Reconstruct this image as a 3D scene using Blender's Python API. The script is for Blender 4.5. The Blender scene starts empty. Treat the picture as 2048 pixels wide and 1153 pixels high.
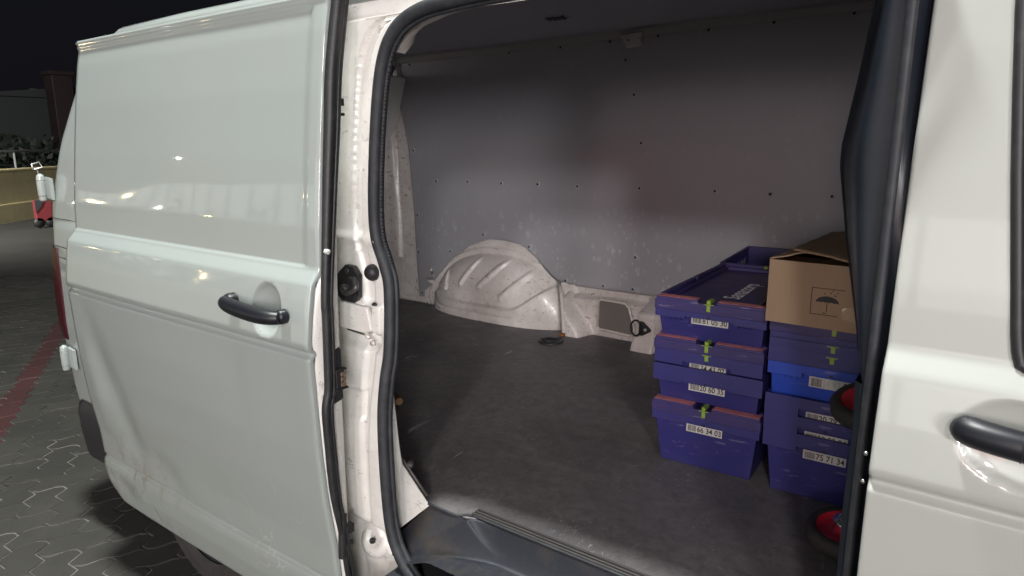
import bpy, bmesh, math, random
from mathutils import Vector, Matrix, noise
random.seed(7)
PI = math.pi
SC = bpy.context.scene
COL = SC.collection
GZ = -0.10                      # ground level (the van's floor datum is z = 0.565)

# ------------------------------------------------------------------ camera, sky, exposure
cam = bpy.data.cameras.new('camera'); cam.sensor_width = 36.0; cam.lens = 1365 / 2048 * 36
cam.clip_start = 0.02; cam.clip_end = 600
cam_o = bpy.data.objects.new('camera', cam); COL.objects.link(cam_o)
yw, pt = math.radians(36), math.radians(12)
Fv = Vector((-math.sin(yw) * math.cos(pt), math.cos(yw) * math.cos(pt), -math.sin(pt)))
Rv = Vector((math.cos(yw), math.sin(yw), 0)); Uv = Rv.cross(Fv)
mw = Matrix((Rv, Uv, -Fv)).transposed().to_4x4(); mw.translation = (0, -1.05, 1.44)
cam_o.matrix_world = mw
SC.camera = cam_o
SC.view_settings.view_transform = 'Standard'; SC.view_settings.look = 'None'
SC.view_settings.gamma = 1; SC.view_settings.exposure = 0.15; SC.view_settings.use_curve_mapping = False

W = bpy.data.worlds.new('World'); SC.world = W; W.use_nodes = True
wn = W.node_tree.nodes; wl = W.node_tree.links
sky = wn.new('ShaderNodeTexSky'); sky.sky_type = 'NISHITA'; sky.sun_disc = False
sky.sun_elevation = math.radians(-4); sky.sun_rotation = math.radians(200)
wl.new(sky.outputs[0], wn['Background'].inputs[0]); wn['Background'].inputs[1].default_value = 0.05
bg2 = wn.new('ShaderNodeBackground'); bg2.inputs[0].default_value = (.0042, .0045, .0068, 1); bg2.inputs[1].default_value = 1.0   # town glow on the night sky
add_ = wn.new('ShaderNodeAddShader'); wl.new(wn['Background'].outputs[0], add_.inputs[0]); wl.new(bg2.outputs[0], add_.inputs[1]); wl.new(add_.outputs[0], wn['World Output'].inputs[0])

def lamp_light(name, loc, target, power, color, size, parent=None):
    l = bpy.data.lights.new(name, 'AREA'); l.energy = power; l.color = color
    l.shape = 'DISK'; l.size = size
    o = bpy.data.objects.new(name, l); COL.objects.link(o)
    d = Vector(target) - Vector(loc)
    o.rotation_euler = d.to_track_quat('-Z', 'Y').to_euler(); o.location = loc
    if parent: o.parent = parent; o.location = Vector(loc) - parent.location
    return o

# ------------------------------------------------------------------ materials
def mat(name, col, rough=.5, metal=0, coat=0, coat_rough=.05, spec=.5, emit=None, estr=0):
    m = bpy.data.materials.new(name); m.use_nodes = True
    b = m.node_tree.nodes['Principled BSDF']
    b.inputs['Base Color'].default_value = (*col, 1); b.inputs['Roughness'].default_value = rough
    b.inputs['Metallic'].default_value = metal; b.inputs['Coat Weight'].default_value = coat
    b.inputs['Coat Roughness'].default_value = coat_rough; b.inputs['Specular IOR Level'].default_value = spec
    if emit: b.inputs['Emission Color'].default_value = (*emit, 1); b.inputs['Emission Strength'].default_value = estr
    return m
class NT:
    """small node helper on top of a material"""
    def __init__(s, m):
        s.m = m; s.t = m.node_tree; s.b = s.t.nodes['Principled BSDF']
        s.co = s.t.nodes.new('ShaderNodeTexCoord').outputs['Object']
        s.col = None; s.rgh = None
    def n(s, k, **kw):
        x = s.t.nodes.new(k)
        for a, v in kw.items(): setattr(x, a, v)
        return x
    def map(s, scale=(1, 1, 1), rot=(0, 0, 0), loc=(0, 0, 0)):
        x = s.n('ShaderNodeMapping'); s.t.links.new(s.co, x.inputs[0])
        x.inputs['Scale'].default_value = scale; x.inputs['Rotation'].default_value = rot; x.inputs['Location'].default_value = loc
        return x.outputs[0]
    def noise(s, scale, detail=4, rough=.6, vec=None, dist=0):
        x = s.n('ShaderNodeTexNoise'); x.inputs['Scale'].default_value = scale; x.inputs['Detail'].default_value = detail
        x.inputs['Roughness'].default_value = rough; x.inputs['Distortion'].default_value = dist
        s.t.links.new(vec or s.co, x.inputs['Vector']); return x.outputs['Fac']
    def vor(s, scale, feature='F1', vec=None, out='Distance', rnd=1):
        x = s.n('ShaderNodeTexVoronoi', feature=feature); x.inputs['Scale'].default_value = scale
        x.inputs['Randomness'].default_value = rnd
        s.t.links.new(vec or s.co, x.inputs['Vector']); return x.outputs[out]
    def ramp(s, fac, a, b, va=0., vb=1.):
        x = s.n('ShaderNodeMapRange', clamp=True); s.t.links.new(fac, x.inputs[0])
        x.inputs[1].default_value = a; x.inputs[2].default_value = b; x.inputs[3].default_value = va; x.inputs[4].default_value = vb
        return x.outputs[0]
    def mul(s, a, b, op='MULTIPLY'):
        x = s.n('ShaderNodeMath', operation=op)
        for i, v in enumerate((a, b)):
            if isinstance(v, (int, float)): x.inputs[i].default_value = v
            else: s.t.links.new(v, x.inputs[i])
        return x.outputs[0]
    def sep(s, i, vec=None):
        x = s.n('ShaderNodeSeparateXYZ'); s.t.links.new(vec or s.co, x.inputs[0]); return x.outputs[i]
    def mix(s, fac, col):
        x = s.n('ShaderNodeMix', data_type='RGBA')
        if isinstance(fac, (int, float)): x.inputs[0].default_value = fac
        else: s.t.links.new(fac, x.inputs[0])
        if s.col is None: x.inputs[6].default_value = s.b.inputs['Base Color'].default_value
        else: s.t.links.new(s.col, x.inputs[6])
        x.inputs[7].default_value = (*col, 1)
        s.col = x.outputs[2]; s.t.links.new(s.col, s.b.inputs['Base Color'])
    def rough(s, fac, lo, hi):
        s.t.links.new(s.ramp(fac, 0, 1, lo, hi), s.b.inputs['Roughness'])
    def bump(s, fac, strength, dist=.002, coat=False):
        x = s.n('ShaderNodeBump'); x.inputs['Strength'].default_value = strength; x.inputs['Distance'].default_value = dist
        s.t.links.new(fac, x.inputs['Height'])
        prev = getattr(s, '_bn', None)
        if prev: s.t.links.new(prev, x.inputs['Normal'])
        s._bn = x.outputs[0]
        s.t.links.new(x.outputs[0], s.b.inputs['Normal'])
        if coat: s.t.links.new(x.outputs[0], s.b.inputs['Coat Normal'])

# white body paint, a little grimy; base darkened in place of weaker light
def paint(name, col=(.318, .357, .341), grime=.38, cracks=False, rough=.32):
    m = mat(name, col, rough, coat=.8, coat_rough=.035); t = NT(m)
    g = t.ramp(t.noise(2.1, 6, .65), .42, .72); t.mix(t.mul(g, grime * .6), (.34, .35, .31))
    g2 = t.ramp(t.noise(14, 5, .7, t.map((1, 1, .35))), .52, .8); t.mix(t.mul(g2, grime * .6), (.33, .335, .30))
    sp = t.ramp(t.vor(34), .0, .035, 1, 0); spm = t.mul(sp, t.ramp(t.noise(5, 2), .60, .64)); t.mix(t.mul(spm, .55), (.25, .23, .19))
    # mud film low on the body
    low = t.mul(t.ramp(t.sep(2), .72, .25), t.ramp(t.noise(6.5, 6, .7), .35, .75)); t.mix(t.mul(low, grime * 1.6), (.29, .30, .25))
    if cracks:
        wv = t.n('ShaderNodeVectorMath', operation='ADD'); nz = t.n('ShaderNodeTexNoise'); nz.inputs['Scale'].default_value = 9
        t.t.links.new(t.co, nz.inputs['Vector']); sc = t.n('ShaderNodeVectorMath', operation='SCALE'); sc.inputs['Scale'].default_value = .14
        t.t.links.new(nz.outputs['Color'], sc.inputs[0]); t.t.links.new(t.co, wv.inputs[0]); t.t.links.new(sc.outputs[0], wv.inputs[1])
        c = t.ramp(t.vor(7.5, 'DISTANCE_TO_EDGE', wv.outputs[0]), .0, .011, 1, 0)
        msk = t.mul(t.ramp(t.noise(5.2, 3), .52, .60), t.ramp(t.sep(2), .82, .66))
        t.mix(t.mul(t.mul(c, msk), .5), (.62, .62, .59))
        # scuffed, bruised sill corner
        sc2 = t.mul(t.ramp(t.noise(19, 6, .7, t.map((1, 1, .6), (0, .5, 0))), .52, .70), t.mul(t.ramp(t.sep(2), .62, .50), t.ramp(t.sep(0), -.85, -1.15)))
        t.mix(t.mul(sc2, .85), (.20, .18, .125))
        sc3 = t.mul(t.ramp(t.noise(60, 3, .7), .66, .72), t.mul(t.ramp(t.sep(2), .66, .50), t.ramp(t.sep(0), -1.1, -1.35)))
        t.mix(t.mul(sc3, .9), (.09, .06, .035))
    t.rough(t.noise(7, 4), rough, rough + .12)
    return m
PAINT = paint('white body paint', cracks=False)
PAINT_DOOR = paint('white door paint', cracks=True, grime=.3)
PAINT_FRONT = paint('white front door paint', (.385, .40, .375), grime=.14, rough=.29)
# worn interior paint
def innerpaint(name, col, wear):
    m = mat(name, col, .34, coat=.25, coat_rough=.15); t = NT(m)
    t.mix(t.mul(t.ramp(t.noise(5, 6, .7), .36, .66), .6 * min(1, wear + .15)), (.42, .36, .33))
    s1 = t.ramp(t.noise(70, 5, .75, t.map((.35, 1, 1), (0, .6, 0))), .615, .65)
    s2 = t.ramp(t.noise(90, 4, .7, t.map((1, 1, .3))), .63, .66)
    t.mix(t.mul(s1, t.mul(t.ramp(t.noise(4.5, 2), .36, .50), wear)), (.07, .05, .045))
    s3 = t.ramp(t.noise(38, 6, .8, t.map((.5, 1, 1.6), (0, -.3, 0))), .585, .63); t.mix(t.mul(s3, t.mul(t.ramp(t.noise(7, 3), .50, .62), wear * .8)), (.20, .15, .13))
    t.mix(t.mul(s2, t.mul(t.ramp(t.noise(3.1, 2), .46, .58), wear)), (.10, .07, .06))
    t.bump(t.noise(30, 4), .08, .002)
    return m
IPAINT = innerpaint('worn inner white paint', (.78, .73, .70), .85)
BAREW = mat('bare white inner metal', (.78, .77, .76), .5)
JAMB = innerpaint('door jamb paint', (.80, .80, .76), .45)
RUST = mat('rust', (.22, .09, .03), .8)
# hardboard lining
PANEL = mat('grey hardboard lining', (.355, .35, .375), .46); t = NT(PANEL)
t.mix(t.mul(t.ramp(t.noise(1.6, 5), .35, .7), .5), (.30, .29, .31))
z01 = t.ramp(t.sep(2), 1.35, .95)
for sc_, th, a in ((24, .22, .42), (37, .17, .35), (13, .12, .28)):
    v = t.ramp(t.vor(sc_, vec=t.map((1, 1, .55), (0, .25 * a, 0), (a, 0, 0))), th, th * 1.6, 1, 0)
    k = t.mul(v, t.mul(t.ramp(t.noise(3.4, 3, .6, t.map(loc=(a * 9, 0, 3))), .46, .56), t.ramp(t.noise(60, 3), .4, .62)))
    t.mix(t.mul(k, t.mul(t.mul(z01, .75), .12, 'ADD')), (.56, .56, .58))
scr = t.ramp(t.noise(55, 4, .7, t.map((1, 1, .12), (0, .3, 0))), .70, .73); t.mix(t.mul(scr, .3), (.58, .58, .6))
t.bump(t.noise(420, 2), .06, .001); t.rough(t.noise(9, 4), .40, .58)
CEIL = mat('dark roof lining', (.38, .38, .43), .8); t = NT(CEIL); t.mix(t.mul(t.noise(3, 4), .5), (.32, .32, .36)); t.bump(t.noise(300, 2), .15)
# cargo floor
FLOOR = mat('dark cargo floor', (.15, .14, .148), .5); t = NT(FLOOR)
t.mix(t.ramp(t.noise(1.7, 4, .6, t.map(loc=(3, 1, 0))), .45, .6), (.085, .078, .082))
t.mix(t.ramp(t.noise(2.6, 7, .7), .42, .66), (.20, .182, .178))
t.mix(t.mul(t.ramp(t.noise(9, 6, .75, dist=.6), .5, .72), .6), (.25, .23, .22))
t.mix(t.mul(t.ramp(t.noise(48, 4, .7), .60, .72), .5), (.065, .060, .064))
t.mix(t.mul(t.ramp(t.noise(24, 8, .85), .46, .60), .6), (.095, .088, .092)); t.mix(t.mul(t.ramp(t.noise(33, 8, .85, dist=.8), .56, .66), .5), (.27, .25, .245))
sp = t.mul(t.ramp(t.vor(60), .0, .17, 1, 0), t.ramp(t.noise(6, 3), .52, .60)); t.mix(t.mul(sp, .8), (.50, .50, .52))
wv = t.noise(7, 5, .7, dist=2.5); ed = t.mul(t.ramp(t.mul(t.mul(wv, .5, 'SUBTRACT'), 1, 'MULTIPLY'), -.004, .004), 1)
scr = t.mul(t.ramp(t.noise(26, 5, .8, t.map((1, .25, 1), (0, 0, .9)), 1.2), .62, .65), t.ramp(t.noise(3.4, 2, .5, t.map(loc=(4, 2, 0))), .50, .58)); t.mix(t.mul(scr, .85), (.50, .50, .53))
t.bump(t.noise(140, 5, .7), .25, .0015); t.rough(t.noise(5, 5), .38, .68)
SEAL = mat('rubber seal', (.018, .020, .025), .6); t = NT(SEAL); t.mix(t.mul(t.ramp(t.noise(30, 5), .45, .8), .6), (.06, .063, .07)); t.bump(t.noise(180, 3), .1, .001)
SEAL2 = mat('door edge rubber', (.015, .015, .017), .5); t = NT(SEAL2); t.mix(t.mul(t.ramp(t.noise(40, 5), .5, .8), .5), (.06, .06, .06))
TRIM = mat('black pillar trim', (.009, .012, .018), .34, spec=.3); t = NT(TRIM); t.mix(t.mul(t.ramp(t.noise(6, 5), .4, .8), .5), (.030, .036, .044)); t.bump(t.noise(500, 2), .1, .0006)
GLOSSB = mat('gloss black plastic', (.008, .009, .013), .42)
BLACK = mat('matt black plastic', (.02, .02, .022), .5)
STEP = mat('step tray plastic', (.016, .019, .027), .55); t = NT(STEP); t.mix(t.ramp(t.noise(7, 6, .7), .48, .68), (.042, .036, .031)); t.mix(t.mul(t.ramp(t.noise(60, 5, .75), .60, .72), .3), (.09, .08, .07)); t.bump(t.noise(220, 3), .25, .001)
STRIP = mat('worn aluminium strip', (.085, .08, .078), .5, metal=.4); t = NT(STRIP); t.mix(t.mul(t.ramp(t.noise(25, 5, .7), .4, .7), .8), (.10, .09, .085))
STEEL = mat('chrome steel', (.62, .64, .64), .18, metal=1); t = NT(STEEL); t.rough(t.noise(18, 4), .12, .38)
RIVET = mat('dark rivet hole', (.012, .012, .014), .45)
RIM = mat('rivet washer', (.42, .42, .43), .45)
TAIL = mat('red tail lamp plastic', (.035, .001, .004), .25, coat=.3)
GLASS = mat('tinted window glass', (.01, .012, .013), .04, coat=1)
GREYB = mat('grey backing board', (.20, .185, .17), .6); t = NT(GREYB); t.mix(t.mul(t.noise(40, 4), .3), (.15, .14, .13))
def plastic(name, col, dust):
    m = mat(name, col, .42); t = NT(m)
    t.mix(t.mul(t.ramp(t.noise(7, 5, .7), .42, .75), .5), dust)
    sc = t.ramp(t.noise(80, 4, .7, t.map((.2, 1, 1), (0, .12, 0))), .63, .66); t.mix(t.mul(sc, .5), (.20, .18, .30))
    sp = t.mul(t.ramp(t.vor(42), .0, .06, 1, 0), t.ramp(t.noise(11, 2), .54, .60)); t.mix(t.mul(sp, .8), (.36, .35, .44))
    t.bump(t.noise(200, 3), .12, .001); t.rough(t.noise(12, 4), .34, .55); return m
PURP = plastic('violet crate plastic', (.028, .027, .150), (.052, .046, .165))
PURPL = plastic('violet lid plastic', (.038, .028, .125), (.060, .044, .130))
BLUE = plastic('bright blue crate plastic', (.015, .055, .42), (.03, .07, .38))
LIME = mat('lime green clip', (.24, .36, .05), .45)
PINK = mat('salmon ledge strip', (.60, .21, .21), .5); t = NT(PINK); t.mix(t.ramp(t.noise(26, 5, .7), .45, .75), (.34, .12, .20))
PAPER = mat('label paper', (.56, .55, .52), .6); t = NT(PAPER); t.mix(t.mul(t.ramp(t.noise(60, 4), .5, .8), .5), (.36, .35, .34))
INK = mat('black ink', (.012, .012, .014), .55)
WINK = mat('pale print', (.85, .80, .86), .5)
CARD = mat('brown cardboard', (.345, .24, .155), .8); t = NT(CARD)
t.mix(t.mul(t.ramp(t.noise(5, 5), .4, .7), .5), (.30, .19, .105)); t.mix(t.mul(t.ramp(t.noise(160, 3, .6, t.map((1, 1, .1))), .5, .8), .3), (.25, .155, .085)); t.bump(t.noise(120, 3, .6, t.map((1, 1, .12))), .12, .001)
TAPE = mat('clear packing tape', (.40, .29, .18), .12, coat=.8)
RUBBER = mat('tyre rubber', (.028, .027, .026), .7); t = NT(RUBBER); t.mix(t.mul(t.ramp(t.noise(30, 5), .4, .7), .6), (.055, .050, .045)); t.bump(t.noise(90, 3), .2, .002)
REDP = mat('red wheel plastic', (.62, .016, .045), .28, coat=.3)
WOOD = mat('end grain wood', (.42, .27, .13), .7); t = NT(WOOD); t.mix(t.mul(t.ramp(t.noise(220, 3), .5, .7), .6), (.2, .11, .05))
BARK = mat('brown peg side', (.15, .07, .025), .55)
BRASS = mat('tarnished contact', (.33, .24, .17), .4, metal=.6)
YELLOW = mat('yellow painted render', (.62, .54, .31), .85); t = NT(YELLOW); t.mix(t.mul(t.ramp(t.noise(1.4, 6, .7), .4, .7), .6), (.46, .40, .24)); t.mix(t.mul(t.ramp(t.noise(7, 5, .7), .55, .75), .6), (.28, .25, .17)); t.bump(t.noise(30, 5), .2)
DARKLEAF = mat('dark hedge leaves', (.016, .024, .016), .7)
SHED = mat('dark shed sheet', (.016, .019, .022), .7)
GALV = mat('galvanised tube', (.60, .62, .64), .4, metal=.5)
REDCOL = mat('dull red column paint', (.009, .003, .003), .7)
# paving
def paver_mat(name, a, b):
    m = mat(name, a, .8); t = NT(m)
    t.co = t.n('ShaderNodeNewGeometry').outputs['Position']
    t.mix(t.ramp(t.noise(2.2, 5, .6), .38, .64), b)
    oi = t.n('ShaderNodeObjectInfo').outputs['Random']
    t.mix(t.mul(t.ramp(oi, .0, 1), .45), tuple(x * .55 for x in a))
    t.mix(t.mul(t.ramp(t.noise(85, 5, .75), .52, .72), .5), tuple(x * 1.7 for x in b)); t.mix(t.mul(t.ramp(t.noise(16, 6, .7), .54, .74), .55), tuple(x * .5 for x in a))
    t.bump(t.noise(120, 6, .75), .5, .002); t.bump(t.noise(14, 4, .6), .3, .004)
    return m
PAVG = paver_mat('grey concrete block', (.056, .054, .046), (.036, .035, .030))
PAVR = paver_mat('red concrete block', (.076, .026, .026), (.056, .022, .022))
JOINT = mat('pale lime joint sand', (.055, .052, .046), .9); t = NT(JOINT); t.mix(t.ramp(t.noise(5.5, 6, .75), .38, .50), (.19, .18, .16))
ASPH = mat('dark asphalt', (.034, .034, .033), .85); t = NT(ASPH); t.mix(t.ramp(t.noise(1.2, 6, .7), .4, .7), (.022, .022, .022)); t.mix(t.mul(t.ramp(t.noise(160, 3, .7), .6, .75), .4), (.07, .07, .07)); t.bump(t.noise(90, 5, .7), .5, .004)

# ------------------------------------------------------------------ mesh helpers
ORG = Vector((0, 0, 0))          # origin of the thing being built; part vertices are stored relative to it
def link(o, parent=None):
    COL.objects.link(o)
    if parent: o.parent = parent
    return o
def mesh(name, verts, faces, m, parent=None, smooth=False, bevel=0, seg=2, solid=0, midx=None, fixn=True):
    me = bpy.data.meshes.new(name)
    me.from_pydata([tuple(Vector(v) - ORG) for v in verts], [], faces)
    for x in (m if isinstance(m, (list, tuple)) else [m]): me.materials.append(x)
    if midx:
        for p, i in zip(me.polygons, midx): p.material_index = i
    if fixn:
        bm = bmesh.new(); bm.from_mesh(me); bmesh.ops.recalc_face_normals(bm, faces=bm.faces); bm.to_mesh(me); bm.free()
    if smooth:
        for p in me.polygons: p.use_smooth = True
    o = link(bpy.data.objects.new(name, me), parent)
    if solid: s = o.modifiers.new('solid', 'SOLIDIFY'); s.thickness = solid; s.offset = 0
    if bevel:
        b = o.modifiers.new('bevel', 'BEVEL'); b.width = bevel; b.segments = seg; b.limit_method = 'ANGLE'; b.angle_limit = math.radians(35)
        for p in me.polygons: p.use_smooth = True
        w = o.modifiers.new('wn', 'WEIGHTED_NORMAL'); w.keep_sharp = True
    return o
class MB:
    """collects shapes into one mesh"""
    def __init__(s): s.v = []; s.f = []; s.mi = []
    def add(s, v, f, mi=0):
        k = len(s.v); s.v += [tuple(x) for x in v]; s.f += [tuple(i + k for i in q) for q in f]; s.mi += [mi] * len(f); return s
    def box(s, a, b, mi=0, R=None, piv=None):
        x0, y0, z0 = a; x1, y1, z1 = b
        v = [Vector(p) for p in ((x0, y0, z0), (x1, y0, z0), (x1, y1, z0), (x0, y1, z0), (x0, y0, z1), (x1, y0, z1), (x1, y1, z1), (x0, y1, z1))]
        if R is not None:
            piv = Vector(piv) if piv is not None else sum(v, Vector()) / 8
            v = [R @ (p - piv) + piv for p in v]
        return s.add(v, [(0, 3, 2, 1), (4, 5, 6, 7), (0, 1, 5, 4), (1, 2, 6, 5), (2, 3, 7, 6), (3, 0, 4, 7)], mi)
    def cyl(s, p, q, r0, r1=None, n=20, mi=0, cap=True):
        p, q = Vector(p), Vector(q); r1 = r0 if r1 is None else r1
        d = (q - p).normalized(); a = d.orthogonal().normalized(); b = d.cross(a)
        v = [c + r * (a * math.cos(2 * PI * i / n) + b * math.sin(2 * PI * i / n)) for c, r in ((p, r0), (q, r1)) for i in range(n)]
        f = [(i, (i + 1) % n, n + (i + 1) % n, n + i) for i in range(n)]
        if cap: f += [tuple(range(n))[::-1], tuple(range(n, 2 * n))]
        return s.add(v, f, mi)
    def lathe(s, c, axis, prof, n=40, mi=0):
        """prof: (distance along axis, radius)"""
        c = Vector(c); d = Vector(axis).normalized(); a = d.orthogonal().normalized(); b = d.cross(a)
        v = [c + d * h + r * (a * math.cos(2 * PI * i / n) + b * math.sin(2 * PI * i / n)) for h, r in prof for i in range(n)]
        f = [(j * n + i, j * n + (i + 1) % n, (j + 1) * n + (i + 1) % n, (j + 1) * n + i) for j in range(len(prof) - 1) for i in range(n)]
        return s.add(v, f, mi)
    def tube(s, pts, r, n=10, mi=0, closed=False, ry=None, up=None):
        pts = [Vector(p) for p in pts]; N = len(pts); rr = r if isinstance(r, (list, tuple)) else [r] * N
        v = []; up = Vector(up) if up else None; prev = None
        for i, p in enumerate(pts):
            if closed: d = pts[(i + 1) % N] - pts[i - 1]
            else: d = pts[min(i + 1, N - 1)] - pts[max(i - 1, 0)]
            d.normalize()
            if up: a = up.cross(d).normalized()
            elif prev is None: a = d.orthogonal().normalized()
            else: a = (prev - d * prev.dot(d)).normalized()
            prev = a; b = d.cross(a); kb = (ry / r) if ry and not isinstance(r, (list, tuple)) else 1
            v += [p + rr[i] * (a * math.cos(2 * PI * k / n) + kb * b * math.sin(2 * PI * k / n)) for k in range(n)]
        L = N if closed else N - 1
        f = [(i * n + k, i * n + (k + 1) % n, ((i + 1) % N) * n + (k + 1) % n, ((i + 1) % N) * n + k) for i in range(L) for k in range(n)]
        if not closed: f += [tuple(range(n))[::-1], tuple((N - 1) * n + k for k in range(n))]
        return s.add(v, f, mi)
    def prism(s, poly, ax, d0, d1, mi=0):
        """2-D outline extruded along axis ax ('x','y','z') from d0 to d1"""
        def P(a, b, d): return {'x': (d, a, b), 'y': (a, d, b), 'z': (a, b, d)}[ax]
        n = len(poly); v = [P(a, b, d0) for a, b in poly] + [P(a, b, d1) for a, b in poly]
        return s.add(v, [tuple(range(n)), tuple(range(2 * n - 1, n - 1, -1))] + [(i, n + i, n + (i + 1) % n, (i + 1) % n) for i in range(n)], mi)
    def build(s, name, m, parent=None, **kw): return mesh(name, s.v, s.f, m, parent, midx=s.mi, **kw)
def grid(name, rows, m, parent=None, smooth=True, keep=None, **kw):
    nr, nc = len(rows), len(rows[0]); v = [p for r in rows for p in r]
    f = [(j * nc + i, j * nc + i + 1, (j + 1) * nc + i + 1, (j + 1) * nc + i) for j in range(nr - 1) for i in range(nc - 1) if keep is None or keep(j, i)]
    return mesh(name, v, f, m, parent, smooth, **kw)
def lerp(a, b, t): return a + (b - a) * t
def table(T, z):
    if z <= T[0][0]: return T[0][1]
    for (a, ya), (b, yb) in zip(T, T[1:]):
        if z <= b: return lerp(ya, yb, (z - a) / (b - a))
    return T[-1][1]
def ss(a, b, x):
    t = min(1, max(0, (x - a) / (b - a))); return t * t * (3 - 2 * t)
def spline(P, n=8, closed=False):
    P = [Vector(p) for p in P]; N = len(P); out = []
    for i in range(N if closed else N - 1):
        g = (lambda k: P[k % N]) if closed else (lambda k: P[min(max(k, 0), N - 1)])
        a, b, c, d = g(i - 1), g(i), g(i + 1), g(i + 2)
        for k in range(n):
            t = k / n
            out.append(.5 * ((2 * b) + (c - a) * t + (2 * a - 5 * b + 4 * c - d) * t * t + (3 * b - a - 3 * c + d) * t ** 3))
    if not closed: out.append(P[-1])
    return out
def empty(name, loc, label, cat, group=None):
    o = bpy.data.objects.new(name, None); o.empty_display_size = .1; o.location = loc; link(o)
    o['label'] = label; o['category'] = cat
    if group: o['group'] = group
    return o
def tag(o, label, cat, group=None):
    o['label'] = label; o['category'] = cat
    if group: o['group'] = group
    return o
_tm = {}
def text_mesh(s, bold=.012):
    if (s, bold) in _tm: return _tm[(s, bold)]
    c = bpy.data.curves.new('t', 'FONT'); c.body = s; c.offset = bold; c.resolution_u = 3
    o = bpy.data.objects.new('t', c); COL.objects.link(o); dg = bpy.context.evaluated_depsgraph_get(); dg.update()
    me = bpy.data.meshes.new_from_object(o.evaluated_get(dg))
    v = [tuple(x.co) for x in me.vertices]; f = [tuple(p.vertices) for p in me.polygons]
    bpy.data.objects.remove(o); bpy.data.curves.remove(c)
    x0, x1 = min(a[0] for a in v), max(a[0] for a in v); y0, y1 = min(a[1] for a in v), max(a[1] for a in v)
    v = [((a[0] - x0) / (x1 - x0), (a[1] - y0) / (y1 - y0)) for a in v]
    _tm[(s, bold)] = (v, f); return v, f
def text(name, s, o, ux, uy, m, parent, bold=.012):
    """print s in the parallelogram with corner o and edge vectors ux (width) and uy (height)"""
    v, f = text_mesh(s, bold); o, ux, uy = Vector(o), Vector(ux), Vector(uy)
    return mesh(name, [o + ux * a + uy * b for a, b in v], f, m, parent, fixn=False)

# ------------------------------------------------------------------ ground and paving
def structure(o): o['kind'] = 'structure'; return o
g = MB(); g.add([(-140, -140, GZ - .012), (140, -140, GZ - .012), (140, 140, GZ - .012), (-140, 140, GZ - .012)], [(0, 1, 2, 3)])
ground = structure(g.build('ground', ASPH, fixn=False)); ground['label'] = 'dark asphalt yard'
pav = MB(); pav.add([(-9.6, -6, GZ - .0042), (4, -6, GZ - .0042), (4, 5, GZ - .0042), (-9.6, 5, GZ - .0042)], [(0, 1, 2, 3)])
pavement = structure(pav.build('pavement', JOINT, fixn=False)); pavement['label'] = 'pale jointing bed of the block paving'
A = .122; ang = math.radians(151.6); ca, sa = math.cos(ang), math.sin(ang)
P0 = Vector((-4.07, .035, 0))     # a point on the edge of the red course
def block_mesh(name, w, h, m):
    # outline w x h cells with wavy edges, gap of 4 mm
    gp = .0030; k = 4; pts = []
    tri = lambda s: 2 * abs(2 * ((s + .25) % 1) - 1) - 1
    wv = lambda s: -.019 * tri(s)
    wu = lambda s: .009 * math.sin(2 * PI * s)
    for i in range(w * k): s = i / k; pts.append((s * A, wv(s) + gp))
    for i in range(h * k): s = i / k; pts.append((w * A + wu(s) - gp, s * A))
    for i in range(w * k, 0, -1): s = i / k; pts.append((s * A, h * A + wv(s) - gp))
    for i in range(h * k, 0, -1): s = i / k; pts.append((wu(s) + gp, s * A))
    n = len(pts); cx, cy = w * A / 2, h * A / 2
    zt = .0; v = [(cx + (x - cx) * .965, cy + (y - cy) * .965, zt) for x, y in pts] + [(x, y, zt - .003) for x, y in pts] + [(x, y, zt - .03) for x, y in pts]
    f = [tuple(range(n))] + [(i, n + i, n + (i + 1) % n, (i + 1) % n) for i in range(n)] + [(n + i, 2 * n + i, 2 * n + (i + 1) % n, n + (i + 1) % n) for i in range(n)]
    me = bpy.data.meshes.new(name); me.from_pydata(v, [], f); me.materials.append(m)
    bm = bmesh.new(); bm.from_mesh(me); bmesh.ops.recalc_face_normals(bm, faces=bm.faces); bm.to_mesh(me); bm.free()
    return me, v, f
BM = {(w, h, r): block_mesh('paver', w, h, PAVR if r else PAVG) for w, h in ((2, 1), (1, 2), (1, 1)) for r in (0, 1)}
blocks = []
def addb(i, j, w, h, red):
    u, v_ = i * A, j * A
    x = P0.x + ca * u - sa * v_; y = P0.y + sa * u + ca * v_
    if -9.6 < x < 3.9 and -5.9 < y < 4.9: blocks.append((x, y, w, h, int(red)))
for i in range(-60, 70):
    for j in range(-72, 72):
        if j == 0: continue
        k = (i - j) % 4; red = (j > 0 and i in (5, 6) and (i - j) % 4 != 1) or j == 26
        if k == 0: addb(i, j, 2, 1, red)
        elif k == 2:
            if j == 1: addb(i, j, 1, 1, 0)
            else: addb(i, j - 1, 1, 2, red)
    if (i - 0) % 4 == 2: addb(i, -1, 1, 1, 0)
for i in range(-60, 70, 2): addb(i, 0, 2, 1, 1)          # the red course beside the van
seen = {}
for b in blocks: seen[(round(b[0], 3), round(b[1], 3), b[2], b[3])] = b
blocks = list(seen.values())
R3 = Matrix.Rotation(ang, 3, 'Z')
def inview(x, y):
    d = Vector((x + .5 * A, y + .5 * A, GZ)) - Vector((0, -1.05, 1.44)); z = d.dot(Fv)
    if z < .3: return 0
    u, v_ = 1024 + 1365 * d.dot(Rv) / z, 576 - 1365 * d.dot(Uv) / z
    return 1000 / z if (-40 < u < min(400, 150 + max(0, v_ - 640) * .55) and 560 < v_ < 1190) else 0
blocks.sort(key=lambda b: -inview(b[0], b[1]))
rest = MB()
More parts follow.
